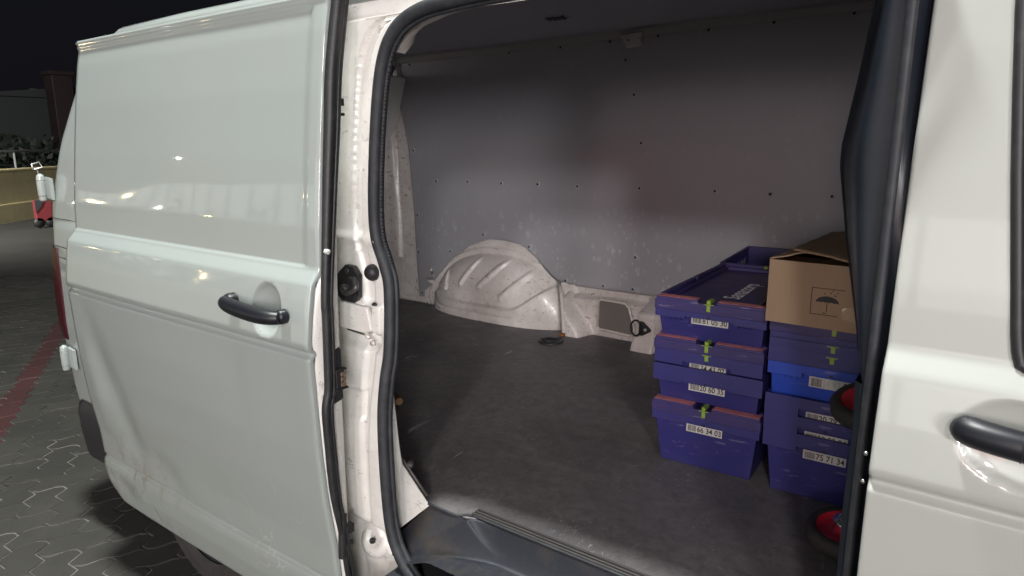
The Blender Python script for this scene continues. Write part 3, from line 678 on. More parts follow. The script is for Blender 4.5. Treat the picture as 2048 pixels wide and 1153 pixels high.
MB().lathe((-1.228, .028, .432), (.2, -1, .5), [(0, .008), (.006, .008), (.006, .004), (.002, 0)], 14).build('roller_bolt', BLACK, van, smooth=True)

# ---- aperture seal: one thick rubber profile round the opening
SP = [(-.20, 1.72, .050), (-.55, 1.722, .050), (-.80, 1.722, .048), (-.943, 1.716, .045), (-1.038, 1.704, .043), (-1.100, 1.672, .041), (-1.140, 1.607, .040), (-1.166, 1.48, .040), (-1.183, 1.312, .040), (-1.180, 1.225, .040), (-1.156, 1.168, .038), (-1.139, 1.106, .036), (-1.136, .964, .025), (-1.141, .893, .014), (-1.146, .80, .006), (-1.140, .669, .0), (-1.130, .526, .0), (-1.103, .455, .0), (-1.053, .412, -.005), (-.97, .392, -.020), (-.7, .385, -.035), (-.35, .385, -.035), (-.2, .39, -.03)]
sp_ = spline([(x, y, z) for x, z, y in SP], 8)
def seal_x(z):
    best = -.2
    for p, q in zip(sp_, sp_[1:]):
        if p.x < -.95 and min(p.z, q.z) <= z <= max(p.z, q.z) and p.x < -1.0: return p.x
    return -1.06 if z < 1 else (-.15 if z > 1.715 else -1.0)
m_ = MB(); m_.tube(sp_, .0150, 18, up=(0, 1, 0))
inn = []
for i, p in enumerate(sp_):
    d = (sp_[min(i + 1, len(sp_) - 1)] - sp_[max(i - 1, 0)]).normalized(); nrm = Vector((0, 1, 0)).cross(d)
    inn.append(nrm)
if inn[70].x < 0: inn = [-v for v in inn]
m_.tube([p + n_ * .0135 + Vector((0, .008, 0)) for p, n_ in zip(sp_, inn)], .0065, 10, up=(0, 1, 0))
m_.tube([p - n_ * .012 + Vector((0, .002, 0)) for p, n_ in zip(sp_, inn)], .005, 8, up=(0, 1, 0))
m_.build('aperture_seal', SEAL, van, smooth=True)
# ---- jamb behind the door opening's rear edge
def jamb_y(x, z):
    y = lerp(.012, .050, ss(.6, 1.12, z)) + .012 * ss(1.2, 1.75, z)
    y += .010 * ss(-1.262, -1.250, x) - .016 * ss(-1.232 - .012 * ss(1.0, .5, z), -1.215 - .012 * ss(1.0, .5, z), x)
    y += .014 * ss(1.068, 1.060, z) * ss(.990, .998, z) * ss(-1.188, -1.196, x) * -1
    y += .020 * ss(.988, .980, z) * ss(.935, .960, z)
    y += .006 * ss(.84, .835, z) * ss(.76, .77, z) * ss(-1.24, -1.25, x)
    y += .0035 * noise.noise(Vector((x * 9, z * 5, 4)))
    y -= .006 * math.exp(-((z - 1.215) / .012) ** 2) + .004 * math.exp(-((z - 1.19 - .3 * (x + 1.25)) / .006) ** 2)
    y += .03 * ss(.50, .47, z) * ss(-1.165, -1.18, x)
    return y
ZJ = [.28 + 1.465 * i / 300 for i in range(301)]
rows = []
for z in ZJ:
    xe = seal_x(z) + .004; row = []
    for i in range(101):
        t_ = i / 100; x = lerp(-1.46, xe, t_); xn = lerp(-1.46, -1.16, t_)
        row.append((x, jamb_y(xn, z) - .010 * ss(.93, 1, t_), z))
    rows.append(row)
grid('door_jamb', rows, JAMB, van)
# the seal's gripping teeth
m_ = MB(); acc = 0
for i in range(1, len(sp_)):
    a, b = sp_[i - 1], sp_[i]; L = (b - a).length; n_ = inn[i]
    if not (1.15 < b.z < 1.68 and b.x < -1.1): continue
    acc += L
    k = int(L / .007)
    for j in range(max(1, k)):
        c = a.lerp(b, j / max(1, k)) + n_ * .0205 + Vector((0, .004, 0)); m_.box(c - Vector((.0022, .003, .0016)), c + Vector((.0022, .003, .0016)))
m_.build('seal_teeth', SEAL2, van, fixn=False)

# pale return of the body at the opening (header and rear pillar inner edge)
hd_ = [(-.2, 1.745), (-.6, 1.744), (-.9, 1.738), (-1.0, 1.728), (-1.07, 1.712), (-1.11, 1.690), (-1.13, 1.66)]
m_ = MB(); rows = [[(x, .062, z - .016) for x, z in hd_], [(x, .064, z - .024) for x, z in hd_], [(x, .10, z - .026) for x, z in hd_], [(x, .13, z + .0) for x, z in hd_], [(x, .135, z + .055) for x, z in hd_]]
grid('header_return', rows, IPAINT, van)
rows = [[(x, .060, z) for x, z in ((-.11, 1.70), (-1.15, 1.70))], [(x, prof(1.742), 1.742) for x in (-.11, -1.15)]]
grid('roof_rail', rows, JAMB, van)
# thin lining edge and triangular gusset at the sill corner
m_ = MB(); m_.add([(-1.190, .070, .86), (-1.181, .072, .855), (-1.168, .074, .70), (-1.160, .076, .642), (-1.195, .066, .642)], [(0, 1, 2, 3, 4)])
m_.add([(-1.195, .068, .660), (-1.165, .078, .648), (-1.070, .076, .563), (-1.172, .052, .464), (-1.20, .05, .46)], [(0, 1, 2, 3, 4)]); m_.build('sill_gusset', JAMB, van, solid=.003)
m_ = MB(); m_.tube([(-1.168, .082, .660), (-1.150, .084, .640), (-1.085, .084, .580)], .004, 8); m_.lathe((-1.150, .092, .640), (.5, -.2, .8), [(0, .009), (.010, .009), (.012, .005), (.012, 0)], 14); m_.build('gusset_edge', STRIP, van, smooth=True)
# ---- cargo floor, strips, step
flr = MB(); ys = .098
flr.prism([(-2.95, .10), (-1.30, .10), (-1.075, .080), (-.985, .078), (-.935, .092), (-.93, ys), (-.02, ys), (-.02, 1.66), (-2.95, 1.66)], 'z', .535, .565)
flr.build('cargo_floor', FLOOR, van, bevel=.003)
for k in range(3): MB().box((-.955, .101 + k * .0105, .5655), (-.10, .107 + k * .0105, .5705)).build('floor_strip', STRIP, van, bevel=.001)
# step tray: a dark wing falls from the floor corner to the seal, then a concave end and a chequered tread
A0, A1, A2, A3 = Vector((-1.070, .078, .562)), Vector((-.950, .0765, .563)), Vector((-1.135, .020, .440)), Vector((-1.168, .045, .455))
rows = []
for i in range(13):
    a_ = A3.lerp(A0, i / 12); b_ = A2.lerp(A1, i / 12)
    rows.append([a_.lerp(b_, k / 8) + Vector((0, 0, .004 * math.sin(PI * k / 8))) for k in range(9)])
grid('tray_wing', rows, STEP, van)
rows = []; TZ = .488
for j in range(61):
    y = lerp(.0945, -.02, j / 60); k_ = max(0, min(1, (.0765 - y) / (.0765 - .020)))
    xr = lerp(-.950, -1.135, k_); rz_ = lerp(.563, .440, k_); tz = lerp(TZ, .432, max(0, min(1, k_))) if False else TZ - .045 * k_ * 0
    row = []
    for i in range(150):
        x = xr + (-.12 - xr) * (i / 149) ** 1.5
        t1 = max(0, 1 - (x - xr) / .15); d = .0945 - y; t2 = max(0, 1 - d / .032)
        base_ = TZ - .050 * ss(.16, .02, x - xr) * k_
        e1 = base_ + (rz_ - base_) * t1 ** 2.2 if x > xr else rz_
        q1 = max(0, e1 - base_); q2 = (.5625 - TZ) * t2 ** 2.4; z = min(.5635, base_ + math.hypot(q1, q2)) if e1 >= base_ else e1
        if d > .034 and t1 < .25: z += .0007 * (math.sin(x * 240) > .55)
        row.append((x, y, z))
    rows.append(row)
trr = rows
grid('step_tray', rows, STEP, van, keep=lambda j, i: trr[j][i][1] > lerp(.004, -.03, min(1, max(0, (trr[j][i][0] + 1.12) / .14))))
m_ = MB(); m_.box((-1.16, -.07, .25), (-.12, .10, .375)); m_.build('sill', PAINT, van, bevel=.012)
m_ = MB(); m_.tube(spline([(-1.075, .077, .5655), (-1.03, .076, .5655), (-.985, .077, .5655), (-.955, .094, .567), (-.90, .0965, .567), (-.5, .0965, .567), (-.15, .0965, .567)], 6), .0035, 8); m_.build('tray_lip', SEAL, van, smooth=True)

MB().box((-1.12, -.045, .372), (-.12, .07, .412)).build('sill_cover', STEP, van, bevel=.004)
# ---- interior: far side
WPROF = [(.50, 1.712), (.79, 1.712), (1.0, 1.717), (1.25, 1.718), (1.44, 1.714), (1.55, 1.696), (1.64, 1.671), (1.78, 1.627), (1.86, 1.600), (1.95, 1.568)]
def wy(z): return (table(WPROF, z - .03) + table(WPROF, z) + table(WPROF, z + .03)) / 3
# bare white metal behind and below the lining
def low_y(x, z):
    y = wy(z) + .010
    if x > -1.72: 
        y -= .012 * ss(.775, .765, z) * ss(-1.72, -1.69, x)
        y -= .050 * ss(.745, .725, z) * ss(-1.66, -1.60, x)
        # foot of the arch
        y -= .100 * ss(-1.68, -1.64, x) * ss(-1.50 - .12 * ss(.56, .74, z), -1.53 - .12 * ss(.56, .74, z), x) * ss(.76, .72, z)
        # cut-out frame
        y += .006 * ss(-1.49, -1.475, x) * ss(-1.255, -1.27, x) * ss(.745, .735, z)
        # post with the lashing eye
        y -= .110 * ss(-1.262 + .02 * ss(.56, .74, z), -1.250 + .02 * ss(.56, .74, z), x) * ss(-1.135, -1.15, x) * ss(.775, .735, z)
        y -= .02 * ss(-1.262, -1.250, x) * ss(-1.135, -1.15, x) * ss(.62, .56, z)
        y -= .045 * ss(-1.08, -1.05, x) * ss(.76, .72, z)
    else:
        y -= .03 * ss(.60, .57, z) * ss(-2.52, -2.56, x)
    y += .0025 * noise.noise(Vector((x * 6, z * 6, 0)))
    return y
nx = 300
XW = [-2.93 + 2.92 * i / nx for i in range(nx + 1)]; ZW = [.55 + .0075 * j for j in range(34)]
grid('side_sill_metal', [[(x, low_y(x, z), z) for x in XW] for z in ZW], IPAINT, van)
ZW2 = [ZW[-1] + (1.93 - ZW[-1]) * j / 40 for j in range(41)]
def up_y(x, z):
    y = wy(z) + .012
    # rear pillar pressing
    y -= .045 * ss(-2.79 + .02 * math.sin(z * 3), -2.83, x)
    y += .02 * ss(-2.80, -2.83, x) * ss(-2.90, -2.86, x)
    return y
grid('side_upper_metal', [[(max(x, rear_x(z) + .045 - .02 * ss(1.5, 1.4, z)), up_y(x, z), z) for x in [-2.93 + .22 * i / 40 for i in range(40)] + [-2.71, -2.5, -2, -1.5, -1, -.5, -.01]] for z in ZW2], IPAINT, van)
# hardboard lining cut round the arch
CUT = [(-2.62, .612), (-2.562, .650), (-2.511, .699), (-2.418, .793), (-2.35, .852), (-2.275, .902), (-2.158, .946), (-2.10, .954), (-2.045, .955), (-1.98, .942), (-1.922, .921), (-1.86, .880), (-1.802, .832), (-1.76, .798), (-1.729, .780), (-1.69, .772), (-1.62, .771), (-.02, .783)]
def bot_z(x): return table([(-2.75, .590), (-2.66, .592)] + CUT, x)
def top_z(x): return table([(-2.72, 1.80), (-2.70, 1.83), (-2.66, 1.849), (-2.60, 1.856), (-2.0, 1.860), (-1.37, 1.868), (-.9, 1.876), (-.02, 1.888)], x)
xs = sorted(set(round(x, 4) for x in [-2.72 + .02 * i / 4 for i in range(5)] + [-2.70 + 1.2 * i / 110 for i in range(111)] + [-1.5 + 1.48 * i / 140 for i in range(141)]))
rows = []
for j in range(61):
    row = []
    for x in xs:
        z = lerp(bot_z(x), top_z(x), j / 60)
        xl = table([(.58, -2.655), (.85, -2.672), (1.05, -2.682), (1.3, -2.702), (1.59, -2.725), (1.75, -2.728), (1.80, -2.715), (1.83, -2.69), (1.85, -2.65)], z)
        w = ss(-2.40, -2.72, x); xx = x + (xl + 2.72) * w
        row.append((xx, wy(z), z))
    rows.append(row)
lining = grid('side_lining', rows, PANEL, van, solid=.006)
# rivets in the lining
rme = MB(); rme.lathe((0, 0, 0), (0, -1, 0), [(-.001, .0105), (.0020, .0098), (.0028, .0055)], 12, 1); rme.lathe((0, 0, 0), (0, -1, 0), [(.0027, .0056), (.0042, .0046), (.0046, 0)], 12, 0)
rmesh = None
RV = [(-2.581, 1.832), (-1.942, 1.843), (-1.665, 1.845), (-1.423, 1.850), (-1.208, 1.853), (-1.002, 1.857), (-.762, 1.861), (-.5, 1.865), (-2.511, 1.241), (-2.292, 1.243), (-2.074, 1.242), (-1.854, 1.245), (-1.633, 1.243), (-1.319, 1.246), (-.982, 1.247), (-.761, 1.244), (-.538, 1.246),
      (-2.655, 1.048), (-2.650, .843), (-2.629, .612), (-2.416, .868), (-2.19, .975), (-1.901, .937), (-1.685, .792), (-1.48, .790), (-1.33, .794), (-1.0, .800), (-1.361, 1.775), (-1.338, 1.638), (-1.316, 1.439), (-1.325, .94), (-2.67, 1.4)]
sv = ORG; ORG = Vector((0, 0, 0))
for x, z in RV:
    if rmesh is None: o = rme.build('rivet', [RIVET, RIM], lining, smooth=True); rmesh = o.data
    else: o = link(bpy.data.objects.new('rivet', rmesh), lining)
    sl = (wy(z + .02) - wy(z - .02)) / .04
    o.location = Vector((x, wy(z) - .0032, z)) - sv; o.rotation_euler = (-math.atan(sl) * -1, 0, random.uniform(0, 6) * 0)
ORG = sv
# rail above the lining with its bracket, roof lining and its vent
def rz(x): return table([(-2.95, 1.868), (-2.0, 1.873), (-1.3, 1.885), (-.4, 1.898), (0, 1.903)], x)
rows = [[(x, y, rz(x) + dz) for x in [-2.80 + .279 * i for i in range(11)]] for y, dz in ((1.604, -.030), (1.590, -.024), (1.583, -.002), (1.560, .004))]
grid('cant_rail', rows, mat('grey rail paint', (.36, .345, .35), .55), van, smooth=False)
m_ = MB(); m_.prism([(-1.362, 1.866), (-1.268, 1.872), (-1.264, 1.822), (-1.330, 1.815), (-1.345, 1.84)], 'y', 1.566, 1.586); m_.build('rail_bracket', IPAINT, van, bevel=.003)
MB().lathe((-1.322, 1.565, 1.845), (0, -1, 0), [(0, .004), (.001, .004), (.0012, 0)], 10).build('bracket_hole', RIVET, van)
rows = [[(x, y, rz(x) + h) for x in [-2.66 + .265 * i for i in range(11)]] for y, h in ((1.575, .003), (1.5, .006), (1.2, .012), (.95, .014), (.6, .004), (.3, -.030), (.15, -.075))]
grid('roof_lining', rows, CEIL, van, solid=.004)
vz = 1.893; m_ = MB()
vent = MB(); vent.lathe((-1.434, 1.20, vz), (0, 0, -1), [(0, .052), (.004, .05), (.005, .045)], 24); vent.v = [(-1.434 + (p[0] + 1.434) * 1.0, 1.20 + (p[1] - 1.20) * .75, p[2]) for p in vent.v]
vo = vent.build('roof_vent', CEIL, van, smooth=True)
for k in range(4): MB().box((-1.471 + k * .021, 1.175, vz - .008), (-1.461 + k * .021, 1.225, vz - .001), R=Matrix.Rotation(.35, 3, 'Z')).build('vent_slot', RIVET, vo)
m_ = MB(); m_.tube([(-2.25, .7, 1.89), (-2.20, .68, 1.885), (-2.12, .72, 1.888)], .006, 8); m_.build('roof_clip', BLACK, van, smooth=True)

# ---- inner wheel arch: pressed dome with ribs, bead and flange
RIBS = [((-2.385, .775), (-2.365, .690)), ((-2.165, .865), (-2.245, .735)), ((-1.985, .872), (-2.115, .735)), ((-1.845, .815), (-1.975, .695))]
def segd(p, a, b):
    ax, az = a; bx, bz = b; px, pz = p; L = (bx - ax) ** 2 + (bz - az) ** 2
    t = max(0, min(1, ((px - ax) * (bx - ax) + (pz - az) * (bz - az)) / L)); return math.hypot(px - ax - t * (bx - ax), pz - az - t * (bz - az)), t
def arch_y(x, z):
    w = wy(z) + .006
    # flange ring lying on the lining edge
    rr = math.hypot((x + 2.085) / .545, max(0, z - .56) / .402)
    y = w - .006
    if rr < .90: y -= .012 * ss(.90, .875, rr)
    if rr < .985: y -= .010 * ss(.99, .96, rr)
    # dome
    dx = (x + 2.065) / (.432 if x < -2.065 else .425); dz = max(0, z - .585) / .300
    r = (abs(dx) ** 2.3 + dz ** 2.1) ** (1 / 2.2)
    if r < 1: y = min(y, w - .020 - .135 * (1 - r ** 2.6) ** .62)
    # ribs
    if r < .99:
        for a, b in RIBS:
            d, t = segd((x, z), a, b); y -= .0145 * math.exp(-(d / .0135) ** 4) * ss(1.0, .9, r)
        # shallow line above the bead
        y += .004 * math.exp(-((z - .712 - .02 * (x + 2.1)) / .006) ** 2) * ss(-2.42, -2.36, x) * ss(-1.86, -1.93, x)
    # bead and skirt
    zb = .640 + .13 * ss(-1.93, -1.68, x) + .012 * ss(-2.38, -2.47, x)
    k = ss(zb + .010, zb - .004, z) * (1 if r < 1.02 else 0)
    if r < 1.06 and x < -1.66:
        y -= .022 * k * ss(1.06, .98, r)
        y += .007 * math.exp(-((z - zb + .042) / .008) ** 2) * ss(-1.86, -1.95, x) * ss(1.05, .98, r)
    # blended toe at the front
    y -= .10 * math.exp(-((x + 1.72) / .09) ** 2) * ss(.80, .60, z) * ss(.98, 1.06, r) * ss(-1.56, -1.66, x)
    y += .0016 * noise.noise(Vector((x * 11, z * 11, 2)))
    return y
xa = [-2.625 + 1.10 * i / 210 for i in range(211)]; za = [.558 + .412 * j / 90 for j in range(91)]
def akeep(j, i):
    x, z = xa[i], za[j]; rr = math.hypot((x + 2.085) / .545, max(0, z - .56) / .402)
    return z < bot_z(x) + .006 and (rr < 1.03 or z < .77)
grid('wheel_arch', [[(x, arch_y(x, z), z) for x in xa] for z in za], IPAINT, van, keep=akeep)
m_ = MB(); 
for p, q, r in (((-2.50, 1.66, .735), (-2.47, 1.63, .752), .010), ((-2.50, 1.65, .70), (-2.485, 1.60, .715), .013), ((-2.515, 1.66, .76), (-2.510, 1.65, .775), .008)): m_.cyl(p, q, r, r * .4, 8)
m_.build('arch_tab', IPAINT, van, bevel=.001)
# foot bracket shapes on the sill metal: raised channel next to the arch
m_ = MB(); m_.tube([(-1.600, 1.560, .575), (-1.610, 1.570, .65), (-1.640, 1.600, .74), (-1.69, 1.655, .79)], .010, 8); m_.build('arch_channel', IPAINT, van, smooth=True)
MB().box((-1.612, 1.532, .566), (-1.588, 1.558, .580)).build('rust_patch', RUST, van, bevel=.004)
# grey board behind the cut-out
rc = [(-1.470, .612), (-1.462, .600), (-1.30, .594), (-1.288, .604), (-1.285, .63), (-1.315, .722), (-1.335, .738), (-1.455, .742), (-1.470, .730)]
m_ = MB(); m_.prism(rc, 'y', 1.648, 1.652); m_.build('cutout_board', GREYB, van)
fr = [(x, 1.646, z) for x, z in rc]; m_ = MB(); m_.tube(fr + [fr[0]], .006, 8, closed=False); m_.build('cutout_frame', IPAINT, van, smooth=True)
# lashing eye on the post and recessed eye in the floor
m_ = MB(); m_.prism([(-1.212, .699), (-1.196, .699), (-1.160, .670), (-1.158, .661), (-1.196, .637), (-1.212, .640)], 'y', 1.532, 1.546)
le = m_.build('lashing_plate', BLACK, van, bevel=.003)
ringp = [(-1.220 + .026 * math.cos(a) * (1 if math.cos(a) < 0 else .75), 1.528, .670 + .034 * math.sin(a)) for a in [2 * PI * k / 28 for k in range(28)]]
MB().tube(ringp, .0042, 8, closed=True).build('ring', GLOSSB, le, smooth=True)
MB().lathe((-1.180, 1.532, .667), (0, -1, 0), [(0, .007), (.003, .007), (.004, .004), (.004, 0)], 12).build('bolt', RIM, le, smooth=True)
fc = Vector((-1.597, 1.445, .5655)); m_ = MB(); m_.lathe(fc, (0, 0, 1), [(0, .056), (.006, .055), (.007, .046), (.002, .043), (.0015, .0)], 32); fe = m_.build('floor_lashing_cup', BLACK, van, smooth=True)
m_ = MB(); m_.tube([(fc.x + .032 * math.cos(a), fc.y + .030 * math.sin(a), fc.z + .009) for a in [2 * PI * k / 24 for k in range(24)]], .0035, 8, closed=True); m_.box((fc.x - .012, fc.y - .04, fc.z + .003), (fc.x + .012, fc.y - .02, fc.z + .012)); m_.build('floor_ring', SEAL, fe, smooth=True)
# rear end inside, bulkhead behind the seats
m_ = MB(); m_.prism([(-2.93, .55), (-2.93, 1.2), (-2.87, 1.45), (-2.66, 1.78), (-2.63, 1.77), (-2.85, 1.44), (-2.91, 1.2), (-2.91, .55)], 'y', .14, 1.70); m_.build('rear_door_lining', BAREW, van, bevel=.004)
m_ = MB(); m_.prism([(.07, .40), (1.72, .40), (1.72, 1.82), (1.58, 1.885), (.5, 1.865), (.2, 1.81), (.11, 1.70)], 'x', -.03, -.012); m_.build('bulkhead', BAREW, van, bevel=.004)
m_ = MB(); m_.box((-2.80, .125, .55), (-1.30, .135, 1.70)); m_.build('near_side_lining', BAREW, van)

# ---- B-pillar with its black trims
LEFT = [(1.75, -.188), (1.644, -.195), (1.533, -.208), (1.437, -.221), (1.407, -.221), (1.299, -.203), (1.165, -.176), (1.11, -.166), (1.086, -.156), (1.06, -.149)]
LEFT2 = [(1.10, -.155), (1.018, -.150), (.956, -.151), (.874, -.152), (.768, -.150), (.5, -.152), (.30, -.152)]
LEFT.sort(); LEFT2.sort()
rows = []
for j in range(61):
    z = lerp(1.045, 1.76, j / 60); xl = table(LEFT, z); xr = -.135; row = []
    bulge = .030 * ss(1.05, 1.20, z)
    for k in range(25):
        t_ = k / 24; x = lerp(xl, xr, t_)
        y = .120 - .085 * ss(0, .62, t_) - bulge * math.sin(PI * min(1, t_ / .62)) ** 2 * .5
        row.append((x, y, z))
    row = [(xl + .012, .150, z), (xl - .001, .132, z)] + row + [(-.126, max(.033, prof(z) + .010), z), (-.1142, max(.026, prof(z) + .016), z)]
    rows.append(row)
grid('pillar_trim', rows, TRIM, van)
rows = [[(table(LEFT2, z) + dx, y, z) for dx, y in ((.004, .12), (-.002, .09), (-.002, .045), (.006, .036), (.026, .032), (.058, .024))] for z in [.32 + .77 * j / 30 for j in range(31)]]
grid('lower_pillar_trim', rows, TRIM, van, smooth=False)
m_ = MB(); m_.tube(spline([(-.134, .024, z) for z in (.62, .9, 1.2, 1.5, 1.76)], 6), .007, 8); 
m_.build('pillar_seal', SEAL, van, smooth=True)
m_ = MB()
for z_ in (.99, .945): m_.lathe((-.127, .018, z_), (0, -1, 0), [(0, .004), (.002, .004), (.003, .002), (.003, 0)], 10)
m_.build('pillar_screw', STEEL, van, smooth=True)

# ---- front door
FX0, FX1 = -.113, 1.02
def fprof(x, z): return prof(z) - .004 * math.sin(PI * max(0, min(1, (x - FX0) / 1.1)))
WZ0 = 1.165
def in_window(x, z):
    xl = table([(1.15, .038), (1.17, .028), (1.19, .0245), (1.43, -.004), (1.61, -.022), (1.72, -.03)], z)
    xr = .98 - .55 * max(0, (z - 1.165))
    return x > xl and x < xr and z > WZ0 and z < 1.705
ZF = [z for z in ZS if z > .30]
XF = [FX0 + .0045 * i for i in range(45)] + [.095 + .05 * i for i in range(19)]
def fd(x, z):
    y = fprof(x, z)
    # handle dimple
    r = ((x - .055) / .075) ** 2 + ((z - 1.068) / .055) ** 2
    if r < 1: y += .014 * (1 - r) ** .6
    return y
rows = []
for z in ZF:
    row = [(x, fd(x, z), z) for x in XF]
    a = row[0]; row = [(a[0] + .004, a[1] + .030, z), (a[0] - .002, a[1] + .012, z), (a[0] - .0022, a[1] + .005, z)] + row
    rows.append(row)
fdo = grid('front_door', rows, PAINT_FRONT, van, keep=lambda j, i: (i < 3 or XF[min(i - 3, len(XF) - 1)] < 1.04 - .62 * max(0, ZF[j] - 1.165)) and not (i >= 3 and in_window((XF[i - 3] + XF[min(i - 2, len(XF) - 1)]) / 2, (ZF[j] + ZF[j + 1]) / 2)))
gl = []
for j in range(15):
    z = lerp(1.15, 1.72, j / 14); gl.append([(x, fprof(x, z) + .018, z) for x in (-.05, .3, .6, 1.0)])
grid('side_window', gl, GLASS, fdo)
fr = []
for z in [1.69, 1.6, 1.5, 1.4, 1.3, 1.2, 1.18]: fr.append((table([(1.15, .038), (1.17, .030), (1.19, .0255), (1.43, -.004), (1.61, -.022), (1.72, -.03)], z), z))
fr += [(.032, 1.163), (.045, 1.157), (.10, 1.150), (.98, 1.150), (.70, 1.705), (0, 1.705)]
fpts = [Vector((x + .004, fprof(x, z) - .001, z)) for x, z in fr]
m_ = MB(); m_.tube(fpts, .0075, 10, closed=True, up=(0, 1, 0)); m_.build('window_seal', SEAL2, fdo, smooth=True)
m_ = MB(); rows = [[(x + .010, fprof(x, z) + .004, z), (x + .040, fprof(x, z) + .012, z)] for x, z in fr[:7]]; grid('window_guide', rows, BLACK, fdo)
m_ = MB(); m_.tube([(-.1135, fprof(-.11, z) + .026, z) for z in [1.47 + .29 * k / 8 for k in range(9)]], .008, 8); m_.build('frame_seal', BLACK, fdo, smooth=True)
hp = spline([(-.016, -.034, 1.079), (-.013, -.040, 1.079), (-.004, -.046, 1.079), (.015, -.052, 1.078), (.05, -.056, 1.076), (.12, -.056, 1.072), (.165, -.046, 1.070), (.178, -.03, 1.070)], 8)
m_ = MB(); m_.tube(hp, [table([(0, .007), (.06, .0135), (.16, .018), (.3, .0195), (.8, .0195), (.95, .016), (1, .006)], i / (len(hp) - 1)) for i in range(len(hp))], 22, up=(0, 0, 1)); m_.build('door_handle', GLOSSB, fdo, smooth=True)
MB().tube([(.047 + .002, -.056 - .0197 * math.cos(a), 1.076 + .0197 * math.sin(a)) for a in [PI * k / 16 - PI / 2 for k in range(17)]], .0008, 6).build('handle_joint', RIVET, fdo)
# ---- simplified front end beyond the frame, real volumes
rows = []
for z in [.30 + .75 * j / 30 for j in range(31)]: rows.append([(x, prof(z) + .01 * ss(1.4, 1.9, x) + .10 * ss(1.6, 1.95, x) ** 2, z) for x in [1.03 + .92 * i / 24 for i in range(25)]])
grid('front_wing', rows, PAINT, van, keep=lambda j, i: math.hypot(rows[j][i][0] - .95, rows[j][i][2] - WZ) > .38)
for (z0, x0), (z1, x1), nm, mt in (((.2, 1.97), (.62, 1.99), 'front_bumper', BLACK), ((.62, 1.99), (.95, 1.93), 'front_panel', PAINT), ((.95, 1.93), (1.14, 1.30), 'bonnet', PAINT), ((1.14, 1.30), (1.82, .62), 'windscreen', GLASS)):
    grid(nm, [[(x0 + (x1 - x0) * t_ - .12 * ((y - .95) / .9) ** 4, y, z0 + (z1 - z0) * t_) for y in [.04 + 1.82 * k / 16 for k in range(17)]] for t_ in (0, .33, .66, 1)], mt, van)

